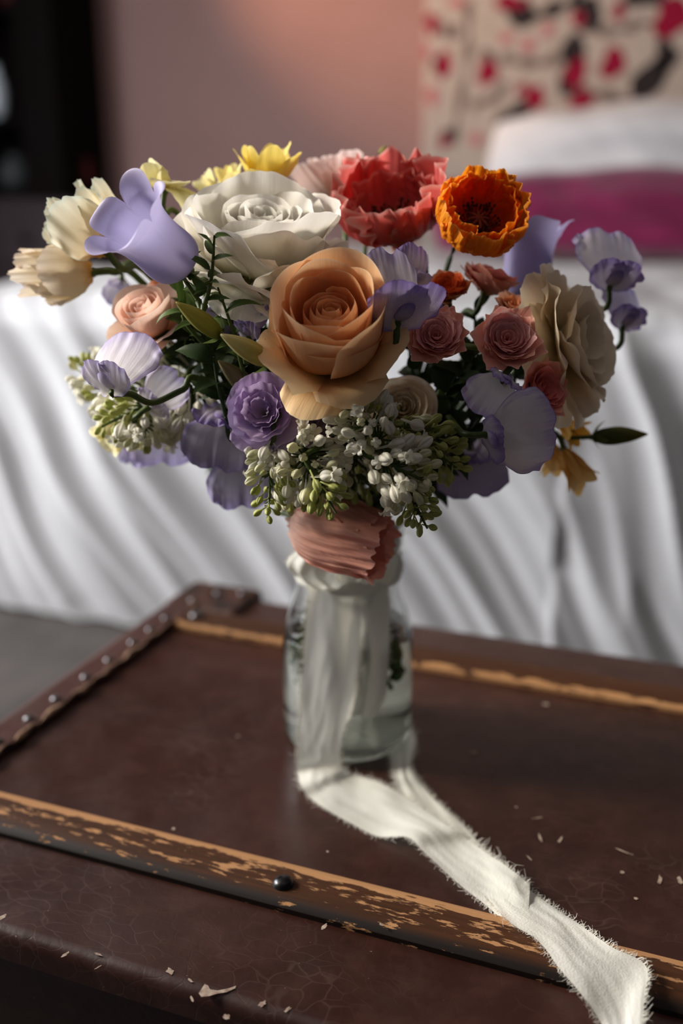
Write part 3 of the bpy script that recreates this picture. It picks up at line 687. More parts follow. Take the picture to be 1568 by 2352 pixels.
def leaf(f, p0, dirv, L, W, bend=.25, up=None, mat=None, serr=.04, name='leaf', fold=.25, parent=None, twist=0.0, nu=9, nv=20):
    """p0, dirv in world space; ribbon shaped leaf with a folded midrib"""
    inv = f.M.inverted(); d = dirv.normalized(); up = up or Vector((0, -.4, 1)); side = d.cross(up).normalized(); nrm = side.cross(d).normalized(); V = []
    rr = f.rng; ph = rr.uniform(0, 6)
    for j in range(nv):
        v = j / (nv - 1); a = bend * v * 1.6; c = p0 + d * (L * math.sin(a) / a * v if abs(a) > 1e-3 else L * v) - nrm * (L * v * (1 - math.cos(a)) / a if abs(a) > 1e-3 else 0)
        wv = W / 2 * (math.sin(math.pi * min(1, v ** .72 + .02)) ** .85 + .02) * (1 + serr * (1 if j % 2 else -1))
        tw = twist * v; sd = side * math.cos(tw) + nrm * math.sin(tw); nn = nrm * math.cos(tw) - side * math.sin(tw)
        for i in range(nu):
            u = i / (nu - 1) * 2 - 1; V.append(inv @ (c + sd * (u * wv) + nn * (abs(u) * wv * fold + .06 * wv * math.sin(v * 14 + ph) * u * u)))
    fc, uv = grid_faces(nu, nv)
    return put(name, mesh_np(name, np.array([tuple(x) for x in V]), fc, mat or leafm, uv), parent or f.root)

# ---- colours
peach = petal_mat('peach_petal', (216, 160, 76), (252, 196, 138), (254, 210, 162), edge=(255, 226, 190), ew=.022, trans=.30, vein=.05, rough=.5)
peach_in = petal_mat('peach_inner', (232, 136, 72), (251, 178, 114), (253, 196, 142), edge=(255, 216, 176), ew=.03, trans=.34, vein=.05, rough=.5)
peach_out = petal_mat('peach_outer', (216, 182, 104), (250, 206, 146), (252, 216, 166), edge=(244, 220, 172), ew=.03, trans=.26, vein=.06, rough=.5)
white = petal_mat('white_petal', (214, 206, 150), (238, 234, 220), (244, 240, 232), edge=(250, 248, 242), ew=.02, trans=.36, vein=.05, rough=.55)
cream = petal_mat('cream_petal', (214, 196, 140), (238, 220, 188), (244, 230, 206), edge=(250, 240, 222), ew=.03, trans=.34, vein=.07, rough=.6)
tulip = petal_mat('ivory_tulip_petal', (226, 170, 40), (238, 222, 186), (232, 228, 206), edge=(214, 222, 206), ew=.07, trans=.4, vein=.10, rough=.55, pos=.34)
butter = petal_mat('butter_petal', (214, 196, 92), (240, 230, 168), (242, 234, 184), edge=(246, 240, 204), ew=.04, trans=.4, vein=.10, rough=.5)
yellow = petal_mat('yellow_petal', (206, 176, 50), (242, 216, 104), (246, 224, 120), edge=(250, 234, 150), ew=.04, trans=.38, vein=.06)
blush = petal_mat('blush_petal', (216, 170, 110), (240, 218, 206), (240, 214, 206), edge=(248, 232, 224), ew=.04, trans=.4, vein=.08)
coral = petal_mat('coral_petal', (232, 128, 40), (222, 84, 80), (232, 118, 112), edge=(246, 184, 174), ew=.05, trans=.34, vein=.30, rough=.45, pos=.3, edge2=(234, 118, 110), ew2=.25)
orange = petal_mat('orange_poppy_petal', (214, 52, 6), (250, 110, 6), (254, 132, 16), edge=(255, 168, 60), ew=.03, trans=.42, vein=.16, rough=.5, pleat=1.5)
orange_out = petal_mat('orange_poppy_outer', (232, 120, 10), (252, 152, 22), (254, 160, 36), edge=(255, 182, 90), ew=.03, trans=.36, vein=.16, rough=.5, pleat=2.0)
orange_rose = petal_mat('orange_rose_petal', (206, 96, 30), (222, 88, 30), (230, 104, 48), edge=(240, 140, 84), ew=.04, trans=.3, vein=.1)
apricot_rose = petal_mat('apricot_rose_petal', (204, 150, 84), (232, 150, 100), (238, 164, 118), edge=(246, 190, 150), ew=.04, trans=.3, vein=.08)
pink_rose = petal_mat('pink_rose_petal', (228, 120, 126), (248, 170, 168), (250, 194, 188), edge=(252, 220, 206), ew=.05, trans=.3, vein=.10)
pink_out = petal_mat('pink_rose_outer', (220, 170, 120), (236, 154, 142), (240, 170, 152), edge=(246, 198, 172), ew=.06, trans=.3, vein=.10)
salmon_rose = petal_mat('salmon_rose_petal', (226, 120, 110), (242, 134, 128), (246, 154, 146), edge=(246, 170, 148), ew=.05, trans=.3, vein=.1)
blushrose = petal_mat('blush_rose_petal', (230, 170, 124), (248, 208, 180), (248, 218, 202), edge=(252, 232, 220), ew=.03, trans=.36, vein=.05)
bell = petal_mat('bellflower_corolla', (184, 176, 212), (182, 174, 214), (190, 182, 220), edge=(174, 164, 210), ew=.02, trans=.34, vein=.10, rough=.5)
bell_d = petal_mat('dusky_bellflower_corolla', (158, 148, 188), (164, 154, 196), (172, 164, 204), trans=.34, vein=.18, rough=.5)
pea = petal_mat('sweet_pea_petal', (240, 236, 230), (230, 225, 232), (214, 206, 230), edge=(140, 116, 190), ew=.016, trans=.40, vein=.18, rough=.55, edge2=(190, 178, 222), ew2=.20)
pea_d = petal_mat('violet_sweet_pea_petal', (226, 220, 224), (214, 205, 222), (186, 172, 210), edge=(124, 98, 178), ew=.025, trans=.34, vein=.25, rough=.55, edge2=(152, 132, 196), ew2=.35, mottle=.5)
pea_w = petal_mat('pale_sweet_pea_petal', (226, 222, 214), (224, 218, 222), (212, 204, 224), edge=(132, 108, 182), ew=.018, trans=.42, vein=.14, rough=.55, edge2=(192, 178, 220), ew2=.14)
pea_l = petal_mat('lavender_sweet_pea_petal', (228, 224, 232), (214, 208, 230), (196, 188, 224), edge=(156, 140, 208), ew=.02, trans=.42, vein=.18, rough=.55, edge2=(180, 168, 218), ew2=.22)
purple = petal_mat('purple_petal', (232, 220, 210), (212, 188, 224), (206, 182, 222), edge=(212, 190, 226), ew=.03, trans=.34, vein=.10, rough=.5)
mauve = petal_mat('mauve_petal', (200, 190, 190), (186, 166, 190), (182, 160, 186), edge=(202, 184, 204), ew=.04, trans=.3, vein=.12)
saffron = petal_mat('saffron_petal', (220, 160, 60), (246, 200, 112), (250, 212, 140), edge=(250, 214, 150), ew=.04, trans=.4, vein=.12)
salmon = petal_mat('salmon_crepe_petal', (248, 220, 202), (248, 192, 170), (246, 172, 152), edge=(244, 180, 164), ew=.03, trans=.34, vein=.22, rough=.5, pleat=2.0)
palebud = simple('white_lilac_bud', (246, 243, 232), (238, 236, 216), 90, .5, .35, .0003, 500, trans=.3)
greenbud = simple('green_lilac_bud', (176, 182, 98), (198, 200, 126), 90, .5, .35, .0003, 500, trans=.3)
midbud = simple('cream_lilac_bud', (222, 220, 178), (234, 230, 198), 90, .5, .35, .0003, 500, trans=.3)
darkc = simple('dark_anther', (52, 24, 14), (96, 40, 16), 200, .7)
stig = simple('orange_stigma', (150, 62, 24), (120, 48, 20), 200, .7)
ygreen = simple('yellow_green_pistil', (170, 160, 70), (150, 140, 60), 200, .7)

# ---- generic flower types
def spray_rose(label, px, py, y, axis, size, mats, group='garden spray roses in the right half of the bouquet', n=34, pointed=.10, name='spray_rose', face=.55, **kw):
    f = Flower(name, label, 'rose', px, py, y, axis, size, off=face, group=group, **kw)
    rosette(f, None, n, f.R, f.R * .72, rin=.05, rpow=.72, hin=.72, hout=.62, hp=1.6, th0=(20, 78), th1=(-12, 72), span=(170, 66), zb=(.2, 0), rb=(.02, .12), mats=mats, wrap=(1.05, .8), rnd=(.22, .34), rp=2.2, tip=(.02, pointed), tipw=.16, ruf=(.09, .07), rf=2.2, roll=(0, .05), nu=22, nv=18, jit=.14, skew=.10, rag=.02)
    sepals(f, 5, f.R * .8, f.R * .22, 95, 130)
    return f
def bellflower(label, px, py, y, axis, Lpx, Rpx, mat, lob=.30, flare=95, **kw):
    f = Flower('bellflower', label, 'bellflower', px, py, y, axis, Lpx, off=0, group='lavender bellflowers', **kw); L = f.R; R = Rpx * f.unit
    nu, nv = 90, 44; P = [np.array(p) for p in ((R * .15, 0), (R * 1.05, -L * .02), (R * .98, L * .18), (R * .93, L * .42))]
    Q = [np.array(p) for p in ((R * .93, L * .42), (R * .90, L * .62), (R * .98, L * .80), (R * 1.16, L * .86))]
    E_ = [np.array(p) for p in ((R * 1.16, L * .86), (R * 1.26, L * .95), (R * 1.48, L * 1.05), (R * 1.62, L * 1.02))]
    def bz(P, t): return (1-t)**3 * P[0] + 3*t*(1-t)**2 * P[1] + 3*t*t*(1-t) * P[2] + t**3 * P[3]
    V = np.zeros((nv, nu, 3))
    for i in range(nu):
        a = 2 * math.pi * i / nu; lobe = abs(math.cos(2.5 * a)) ** .6; T = 2.02 + .95 * lobe
        for j in range(nv):
            t = j / (nv - 1) * T; p = bz(P, t) if t < 1 else bz(Q, t - 1) if t < 2 else bz(E_, min(t - 2, 1))
            rid = 1 + .035 * math.cos(5 * a) * min(1, t) + .02 * math.sin(3 * a + 1) * t / 2
            k = max(0, t - 2); V[j, i] = (p[0] * rid * math.cos(a), p[0] * rid * math.sin(a), p[1] + .05 * L * k * math.sin(3 * a + f.seed))
    fc, uv = grid_faces(nu, nv, True); uv = uv.copy(); uv[:, 0] = .5 + (uv[:, 0] - .5) * .6
    put('corolla', mesh_np('corolla', V.reshape(-1, 3), fc, mat, uv), f.root)
    mb = MB(); mb.tube([(0, 0, 0), (0, 0, L * .4), (0, 0, L * .62)], [.0012, .0010, .0014], 8); mb.build('pistil', ygreen, f.root)
    sepals(f, 5, L * .30, R * .55, 85, 20)
    mb = MB(); mb.lathe([(.0001, -.006), (.003, -.005), (R * .22, -.002), (R * .34, .0015), (R * .2, .003)], 16); mb.build('calyx', sepal_m, f.root)
    return f
def sweet_pea(label, px, py, y, up, face, size_, mats=None, wing=1.0, spread=.9, notch=.10, ban=1.25, ruf=.06, group='sweet peas of the bouquet', wmat=None, lean=(-5, 38), fold=0.0, brnd=.27, **kw):
    up = up.normalized(); face = (face - up * face.dot(up)).normalized()
    f = Flower('sweet_pea', label, 'sweet pea', px, py, y, up, size_ * 1.22, off=.45, xdir=-face, group=group, **kw); L = f.R
    m = mats or pea
    # banner behind (+x), wings and keel towards -x (the viewer)
    petal(f, arcspine(.0008, 0, L * .28, L * .95, -25 + lean[0], lean[1]), L * ban, m, phi=0, kap=-.35 / L * 3 * spread * .5 + fold / L, base=.10, wp=.75, rnd=brnd, rp=2.5, notch=notch, ruf=ruf, rf=2.6, rag=.012, nu=44, nv=34, name='banner_petal', roll=.06)
    for s in (-1, 1):
        petal(f, arcspine(.0008, 0, L * .42 * wing, L * .38 * wing, 60, 20), L * .60 * wing, wmat or m, phi=math.pi + s * .55, kap=1.2 / L, base=.12, rnd=.28, rp=2.0, ruf=ruf * 2.2, rf=2.2, rag=.02, nu=26, nv=24, name='wing_petal', skew=.4 * s)
    petal(f, arcspine(.0008, 0, L * .32, L * .22, 75, 10), L * .30, wmat or m, phi=math.pi, kap=7 / L, base=.2, rnd=.2, nu=14, nv=14, name='keel_petal')
    sepals(f, 5, L * .22, L * .10, 40, 60)
    mb = MB(); mb.lathe([(.0001, -.004), (L * .05, -.002), (L * .075, .002), (L * .05, .005)], 12); mb.build('calyx', sepal_m, f.root)
    return f
def poppy(label, px, py, y, axis, R_, mats, n=6, group='crepe poppies', centre=True, Hf=1.15, close=.9, cr=.030, ruf=.10, name='poppy', cat='poppy', off=.6, bulge=78, nu=64, nv=48, crf=9, span=130, stig_r=.24, jit=.08, **kw):
    f = Flower(name, label, cat, px, py, y, axis, R_, off=off, group=group, **kw); R = f.R
    for k in range(n):
        outer = k < n // 2; a = (k % (n // 2)) * 2 * math.pi / (n // 2) + (0 if outer else math.pi / (n // 2)) + f.rng.uniform(-.15, .15); q = 1 if outer else .80
        petal(f, arcspine(R * .04, 0, R * close * q, R * Hf * (1 if outer else .92) * f.rng.uniform(1 - jit, 1 + jit * .6), bulge, f.rng.uniform(-25, 8), .6, .5), R * q * math.radians(span) * 1.05, mats[0 if outer else 1], phi=a, wrap=1.0, base=.16, rnd=.14, rp=2.6, ruf=ruf, rf=3.4, rag=.035, cr=cr, crf=crf, nu=nu, nv=nv)
    if centre:
        mb = MB(); mb.lathe([(.0001, 0), (R * .12, R * .05), (R * .22, R * .3), (R * stig_r, R * .42), (R * .16, R * .48), (.0001, R * .49)], 20); mb.build('seed_pod', ygreen if stig_r < .2 else darkc, f.root)
        st = MB()
        for k in range(8):
            a = k * math.pi / 4; st.tube([(0, 0, R * .49), (math.cos(a) * R * .12, math.sin(a) * R * .12, R * .51), (math.cos(a) * R * .25, math.sin(a) * R * .25, R * .47)], [R * .03, R * .035, R * .02], 6)
        st.build('stigma', stig, f.root)
        st = MB()
        for k in range(70):
            a = f.rng.uniform(0, 6.28); rr_ = R * f.rng.uniform(.25, .48); z = R * f.rng.uniform(.30, .62)
            st.tube([(math.cos(a) * R * .1, math.sin(a) * R * .1, R * .05), (math.cos(a) * rr_ * .8, math.sin(a) * rr_ * .8, z * .7), (math.cos(a) * rr_, math.sin(a) * rr_, z)], [R * .008, R * .008, R * .008], 4)
            st.lathe([(.0001, -R * .03), (R * .028, -R * .02), (R * .03, R * .02), (.0001, R * .035)], 6, Matrix.Translation((math.cos(a) * rr_, math.sin(a) * rr_, z)))
        o = st.build('stamens', darkc, f.root); o['kind'] = 'stuff'
    return f
# lilac: shared bud meshes, one object per bud
def bud_mesh(name, mat, r, L, open_=0.0):
    mb = MB(); prof = [(.0001, -L * 1.1), (r * .18, -L * 1.05), (r * .26, -L * .2), (r * .62, 0), (r * .92, L * .22), (r * 1.0, L * .45), (r * .86, L * .68), (r * .62, L * .84), (r * .3, L * .95), (.0001, L * .97)]
    mb.lathe(prof, 24, None, lambda a: 1 - .42 * (1 - abs(math.cos(2 * a)) ** .3))
    if open_:
        for k in range(4):
            a = k * math.pi / 2; vs = []; 
            for j in range(6):
                t = j / 5; rr_ = r * (.25 + 1.25 * t * open_); z = L * (.7 + .75 * math.sin(t * 2.0) * (1 - .35 * open_ * t)); w_ = r * .62 * math.sin(math.pi * (.15 + .8 * t))
                for s in (-1, 0, 1): vs.append((rr_ * math.cos(a) - s * w_ * math.sin(a), rr_ * math.sin(a) + s * w_ * math.cos(a), z + abs(s) * r * .25))
            mb.add(vs, [(j * 3 + i, j * 3 + i + 1, j * 3 + i + 4, j * 3 + i + 3) for j in range(5) for i in range(2)])
    return mb.mesh(name, mat)
BUDS = {}
def lilac(label, px, py, y, tip_px, tip_py, tip_y, width_px, n, bud_px=17, mix=(.5, .25), seed=1, opened=.25, name='lilac_sprig', spindle=True, group='white and green lilac sprigs'):
    p0 = C(px, py, y); p1 = C(tip_px, tip_py, tip_y); ax = (p1 - p0); Lx = ax.length; f = Flower(name, label, 'lilac', px, py, y, ax, 10, off=0, group=group, stem=.0013, stemmat=stem_g, seed=seed * 77, into=True)
    rr = random.Random(seed); u = f.unit; r = bud_px * u * .5; inv = f.M.inverted(); key = round(r, 5)
    if key not in BUDS:
        BUDS[key] = [bud_mesh('bud', palebud, r, r * 2.6), bud_mesh('bud', midbud, r * .9, r * 2.4), bud_mesh('bud', greenbud, r * .78, r * 2.1), bud_mesh('open_bud', palebud, r * 1.0, r * 2.2, 1.0)]
    B4 = BUDS[key]; st = MB(); Lz = Lx; st.tube([(0, 0, -.004), (0, 0, Lz * .5), (.0005, 0, Lz)], [.0011, .0009, .0005], 6); Wd = width_px * u * .5
    placed = []
    for k in range(n * 6):
        if len(placed) >= n: break
        t = rr.random() ** .85; a = rr.uniform(0, 6.28); env = Wd * (math.sin(math.pi * min(1, .22 + t * .78)) ** .7 * .95 + .10); q = env * rr.uniform(.72, 1.05)
        p = Vector((math.cos(a) * q, math.sin(a) * q, Lz * (t * 1.02) + rr.uniform(-.001, .001)))
        if any((p - z).length < r * 1.55 for z in placed): continue
        placed.append(p); d = (p - Vector((0, 0, p.z - q * .9))).normalized(); d = (d + Vector([rr.uniform(-.35, .35) for _ in range(3)])).normalized()
        x = t + rr.uniform(-.18, .18); kind = 2 if x > 1 - mix[0] else 1 if x > 1 - mix[0] - mix[1] else (3 if rr.random() < opened else 0)
        s = rr.uniform(.85, 1.12) * (1 - .22 * t)
        o = put('open_bud' if kind == 3 else 'bud', B4[kind], f.root, Matrix.Translation(p) @ frame(d) @ Matrix.Rotation(rr.uniform(0, 6), 4, 'Z') @ Matrix.Scale(s, 4))
        tail = p - d * r * 2.3; st.tube([(0, 0, max(0, tail.z - q * .5)), tuple(Vector((0, 0, max(0, tail.z - q * .3))).lerp(tail, .5)), tuple(tail)], [.0006, .0005, .0004], 5, False)
    st.build('stalk', stem_g, f.root)
    return f
def bud_flower(label, bx, by, tx, ty, yb, yt, wpx, mat, cat='flower bud', group='green pointed flower buds', nseps=4, twisty=.5, name='flower_bud', ridge=.10, **kw):
    p0, p1 = C(bx, by, yb), C(tx, ty, yt); f = Flower(name, label, cat, bx, by, yb, p1 - p0, 10, off=0, group=group, stem=.0013, **kw); L = (p1 - p0).length; r = wpx * f.unit / 2
    nu, nv = 30, 26; V = []
    for j in range(nv):
        t = j / (nv - 1); q = r * (math.sin(math.pi * min(1, .12 + t * .86)) ** .8) * (1.12 - .35 * t)
        for i in range(nu):
            a = 2 * math.pi * i / nu; rad = q * (1 + ridge * abs(math.cos(2.5 * (a - twisty * t * 2))) ** .6 - ridge); V.append((rad * math.cos(a) + .04 * L * math.sin(t * 2.4), rad * math.sin(a), L * t))
    fc, uv = grid_faces(nu, nv, True); put('bud', mesh_np('bud', np.array(V), fc, mat, uv), f.root)
    sepals(f, nseps, r * 2.2, r * .9, 70, 40)
    return f
budm = petal_mat('green_bud', (120, 128, 44), (166, 162, 72), (196, 186, 104), trans=.3, vein=.35, rough=.5)
budk = petal_mat('cream_green_bud', (150, 146, 62), (194, 184, 108), (222, 212, 164), trans=.3, vein=.25, rough=.5)
def leafy(label, base, tip, ybase, ytip, n, Lpx, Wpx, mat, name='leafy_stem', group='leafy green stems among the flowers', serr=.05, bend=.3, cat='foliage', spread=.8, kink=None, stem=.0013):
    p0, p1 = C(*base, ybase), C(*tip, ytip); d = (p1 - p0); f = Flower(name, label, cat, base[0], base[1], ybase, d, 10, off=0, group=group, stem=stem, stemmat=stem_g if mat is leafm else stem_d, kink=kink)
    inv = f.M.inverted(); mid = p0.lerp(p1, .5) + Vector((f.rng.uniform(-.004, .004), 0, f.rng.uniform(-.004, .004)))
    mb = MB(); mb.tube([inv @ p for p in catmull([p0, mid, p1], 6)], [.0013 - .0008 * i / 12 for i in range(13)], 6); mb.build('stalk', stem_g if mat is leafm else stem_d, f.root)
    for k in range(n):
        t = (k + .6) / n; p = p0.lerp(p1, t); a = k * 2.4 + f.rng.uniform(-.4, .4)
        X = Vector((1, 0, 0)); Y = d.normalized().cross(X).normalized(); X = Y.cross(d).normalized()
        dv = d.normalized() * (.55 + .4 * t) + (X * math.cos(a) + Y * math.sin(a)) * spread
        leaf(f, p, dv, Lpx * f.unit * f.rng.uniform(.75, 1.15), Wpx * f.unit, bend=bend + f.rng.uniform(-.2, .5), mat=mat, serr=serr, up=Vector((f.rng.uniform(-.5, .5), -.6, 1)))
    return f

# ================================================================== the bouquet, front and centre first
# large peach rose
f = Flower('rose', 'large peach rose in full bloom at the centre of the bouquet', 'rose', 765, 772, .466, scr(-.06, .60, .80), 175, off=.50, stem=.0026, stemmat=stem_g)
R = f.R
rosette(f, peach_in, 10, R * .32, R * 1.02, rin=.10, rpow=.9, hin=.92, hout=1.02, hp=1, th0=(10, 24), th1=(-16, -12), span=(250, 200), zb=(.3, .1), rb=(.02, .2), wrap=(1.15, 1.0), rnd=(.05, .10), rp=2.2, ruf=.035, rf=1.8, roll=(0, .02), nu=44, nv=26, skew=(.10, .12), jit=.07)
for k, (phi, ro, h, t1, sp_, sk) in enumerate(((1.3, .44, 1.24, -10, 180, .10), (-1.75, .42, 1.06, -4, 170, -.10), (2.9, .48, 1.26, -4, 170, .08), (-.5, .50, 1.12, 6, 150, .16), (1.9, .56, 1.34, 0, 165, .06), (-2.6, .58, 1.14, 4, 150, -.16), (-1.15, .56, .92, 10, 150, .18), (.6, .58, 1.28, 6, 150, .05))):
    petal(f, arcspine(R * .12, R * .02, R * ro, R * h, 52, t1, .42, .42), R * ro * math.radians(sp_), peach_in if k < 4 else peach, phi=phi, wrap=1.0, rnd=.22, rp=1.8, ruf=.020, rf=1.4, roll=.055, skew=sk, nu=52, nv=32)
for k, (phi, ro, h, t1, sp_, sk, rl) in enumerate(((2.5, .72, 1.28, 10, 140, .06, .06), (-.2, .72, 1.14, 16, 130, .06, .06), (1.35, .74, 1.36, 20, 150, .0, .05), (-2.15, .70, .98, 26, 135, -.20, .12), (-.95, .66, .72, 34, 150, .12, .05))):
    petal(f, arcspine(R * .14, -R * .02, R * ro, R * h, 72, t1, .50, .42), R * ro * math.radians(sp_), peach, phi=phi, wrap=.97, rnd=.18, rp=2.1, ruf=.022, rf=1.4, roll=rl, skew=sk, nu=52, nv=34)
for phi, ro, h, t1, wd, rl in ((-1.15, .98, .10, 140, .92, .03), (-2.75, 1.04, .52, 92, 1.15, .12), (-.05, 1.0, .52, 88, 1.0, .12), (1.5, .86, 1.12, 52, 1.15, .05), (2.5, .92, .85, 64, 1.0, .06), (-1.95, 1.08, -.02, 112, .82, .08), (.75, .90, .85, 66, .95, .06)):
    petal(f, arcspine(R * .1, -R * .06, R * ro, R * h, 75, t1, .55, .40), R * wd * 1.12, peach_out, phi=phi, wrap=.62, rnd=.24, rp=2.2, roll=rl, ruf=.03, rf=1.5, rag=.008, nu=48, nv=36)
sepals(f, 5, R * .5, R * .14, 95, 140)

# big white rose
f = Flower('rose', 'largest white rose, ruffled, upper middle, left of the coral poppy', 'rose', 600, 552, .522, scr(.06, .76, .56), 208, off=.42, stem=.0026)
R = f.R
rosette(f, white, 16, R * .50, R * .80, rin=.07, rpow=.85, hin=.92, hout=1.0, hp=1, th0=(12, 45), th1=(-10, 20), span=(200, 130), zb=(.3, .1), rb=(.02, .2), wrap=(1.1, .95), rnd=(.16, .22), rp=2.3, ruf=(.04, .05), rf=2.0, roll=(.02, .05), rag=.01, nu=34, nv=26, skew=.05, jit=.07)
rosette(f, white, 15, R * 1.04, R * .86, rin=.62, rpow=.9, hin=.98, hout=.05, hp=1.1, th0=(55, 100), th1=(20, 112), span=(115, 84), zb=(.1, -.08), rb=(.12, .14), wrap=(.8, .35), rnd=(.22, .26), rp=2.4, ruf=(.09, .09), rf=1.7, roll=(.05, -.03), rag=.012, nu=40, nv=32, skew=.08, start=.6, jit=.13)
for phi, ro, h in ((-1.2, 1.05, -.16), (-.55, 1.15, .05), (-1.9, 1.0, -.10)):
    petal(f, arcspine(R * .1, 0, R * ro, R * h, 85, 125), R * .95, white, phi=phi, wrap=.3, rnd=.24, ruf=.05, rf=1.8, roll=-.05, rag=.01, nu=40, nv=32)

# left pair of ivory double tulips
def tulipf(label, px, py, y, axis, size, mat, n=9, seed=None, Hf=1.5, op=.62, **kw):
    f = Flower('tulip', label, 'tulip', px, py, y, axis, size, off=.75, group='ruffled ivory double tulips', stem=.0020, **kw); R = f.R
    for k in range(n):
        t = k / (n - 1); q = lerp(.50, 1, t)
        petal(f, arcspine(R * .06, 0, R * op * q * f.rng.uniform(.95, 1.25), R * Hf * lerp(1, .80, t) * f.rng.uniform(.78, 1.10), lerp(45, 78, t), f.rng.uniform(-14, 34)), R * q * 1.4, mat, phi=k * 2.4 + f.rng.uniform(-.3, .3), wrap=.85, rnd=.26, rp=2.0, ruf=.10, rf=1.9, rag=.03, roll=.05, cr=0.0, crf=4, nu=44, nv=34)
    sepals(f, 4, R * .75, R * .12, 60, 40)
    return f
tulipf('ivory ruffled tulip held upright at the far left, seen from behind', 192, 515, .545, scr(-.62, .72, .05), 108, tulip, Hf=1.6, op=.80)
tulipf('cream tulip with yellow base hanging lowest at the far left', 135, 628, .555, scr(-.97, -.06, .15), 98, petal_mat('cream_yellow_tulip', (236, 176, 50), (242, 228, 190), (242, 230, 212), edge=(240, 224, 206), ew=.05, trans=.4, vein=.14, pos=.3), Hf=1.75, op=.62)
# bellflower left (mouth up and to the left)
bellflower('large lavender bellflower opening to the upper left beside the ivory tulips', 420, 612, .488, scr(-.54, .40, .74), 196, 69, bell, bend=.012, roll=.6)
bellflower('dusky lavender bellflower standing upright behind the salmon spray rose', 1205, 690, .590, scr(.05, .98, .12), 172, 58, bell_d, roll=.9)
# butter yellow flat flower above the bellflower
f = Flower('freesia', 'pale butter-yellow open blossom above the lavender bellflower', 'freesia', 378, 442, .560, scr(.05, .93, .28), 112, off=-.05, group='pale yellow blossoms along the top')
for phi, L, h, t1, wd in ((0.1, .95, .22, 75, 1.0), (3.2, 1.0, .16, 85, .8), (1.7, .30, .60, 20, .9), (-1.2, .80, -.55, 150, 1.05), (-2.3, .7, -.5, 150, .8), (2.4, .5, .5, 30, .7)):
    petal(f, arcspine(.001, 0, f.R * L, f.R * h, 70, t1), f.R * wd, butter, phi=phi, kap=12, rnd=.25, base=.15, roll=-.05, ruf=.05, rf=1.6, nu=30, nv=26)
def dbl(label, px, py, y, axis, size, mat, n=12, name='narcissus', cat='blossom', group='pale yellow blossoms along the top', th=(15, 70), **kw):
    f = Flower(name, label, cat, px, py, y, axis, size, off=.4, group=group, **kw)
    rosette(f, mat, n, f.R * .95, f.R * 1.0, rin=.2, rpow=.8, hin=.9, hout=.5, th0=(25, 75), th1=th, span=(80, 40), wrap=.6, rnd=.3, rp=2, ruf=.03, rf=1.5, nu=20, nv=20, base=.2, jit=.12)
    sepals(f, 5, f.R * .55, f.R * .25, 80, 50); return f
dbl('bright yellow many-petalled blossom rising highest above the white rose', 612, 392, .575, scr(.05, .90, .35), 100, yellow, 13, name='yellow_blossom', th=(-5, 62))
dbl('small soft yellow blossom left of the bright yellow one', 528, 415, .590, scr(-.2, .8, .5), 60, petal_mat('soft_yellow', (214, 190, 96), (240, 222, 140), (244, 230, 160), trans=.4), 9, name='yellow_blossom')
dbl('cream yellow blossom peeping low behind the white rose rim', 480, 430, .600, scr(-.5, .8, .3), 52, butter, 8, name='yellow_blossom')
# blush ruffled flower behind, coral and orange poppies
f = Flower('lisianthus', 'blush white ruffled lisianthus at the top, behind the coral poppy', 'lisianthus', 772, 428, .640, scr(-.20, .95, .12), 104, off=.62, group=None)
for k in range(14):
    t = k / 13; petal(f, arcspine(f.R * .06, 0, f.R * lerp(.25, .92, t) , f.R * lerp(1.35, 1.12, t) * f.rng.uniform(.88, 1.05), lerp(20, 50, t), lerp(0, 26, t)), f.R * lerp(.8, 1.5, t), blush, phi=k * 2.4, wrap=.85, rnd=.2, ruf=.09, rf=2.4, rag=.02, nu=30, nv=26)
sepals(f, 5, f.R * .6, f.R * .12, 60, 40)
bud_flower('small green bud pointing up behind the coral poppy', 872, 362, 888, 334, .63, .63, 20, budm)
poppy('coral red crepe poppy, left of the orange poppy', 903, 482, .572, scr(-.12, .62, .70), 128, (coral, coral), n=8, cr=.016, ruf=.19, Hf=1.22, close=.92, crf=4, stig_r=.12, bulge=70, jit=.28)
poppy('bright orange crepe poppy with dark centre, topmost on the right', 1106, 484, .525, scr(.10, .36, .90), 106, (orange_out, orange), n=8, cr=.022, ruf=.13, Hf=1.12, close=.92, crf=10, bulge=86, off=.75)
# dim orange roses behind the peach rose
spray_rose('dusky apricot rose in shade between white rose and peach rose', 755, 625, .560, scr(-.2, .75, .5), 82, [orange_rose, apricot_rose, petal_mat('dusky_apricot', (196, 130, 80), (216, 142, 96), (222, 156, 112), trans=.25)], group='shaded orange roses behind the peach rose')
spray_rose('small orange rose peeping out right above the peach rose', 815, 600, .570, scr(.2, .8, .5), 50, [orange_rose, apricot_rose], group='shaded orange roses behind the peach rose', n=24)
# sweet pea between poppies and peach rose
sweet_pea('folded lavender sweet pea directly right above the peach rose', 915, 655, .470, scr(.05, .98, .15), scr(.45, .05, .85), 150, pea, wmat=pea_d, ban=.86, spread=2.4, lean=(0, 20), notch=.12, ruf=.05, wing=1.25, seed=5)
sweet_pea('violet sweet pea bud-like bloom tucked behind the folded one', 955, 610, .510, scr(.35, .85, .2), scr(.6, .1, .7), 78, pea_d, wmat=pea, ban=1.0, spread=1.6, seed=17)
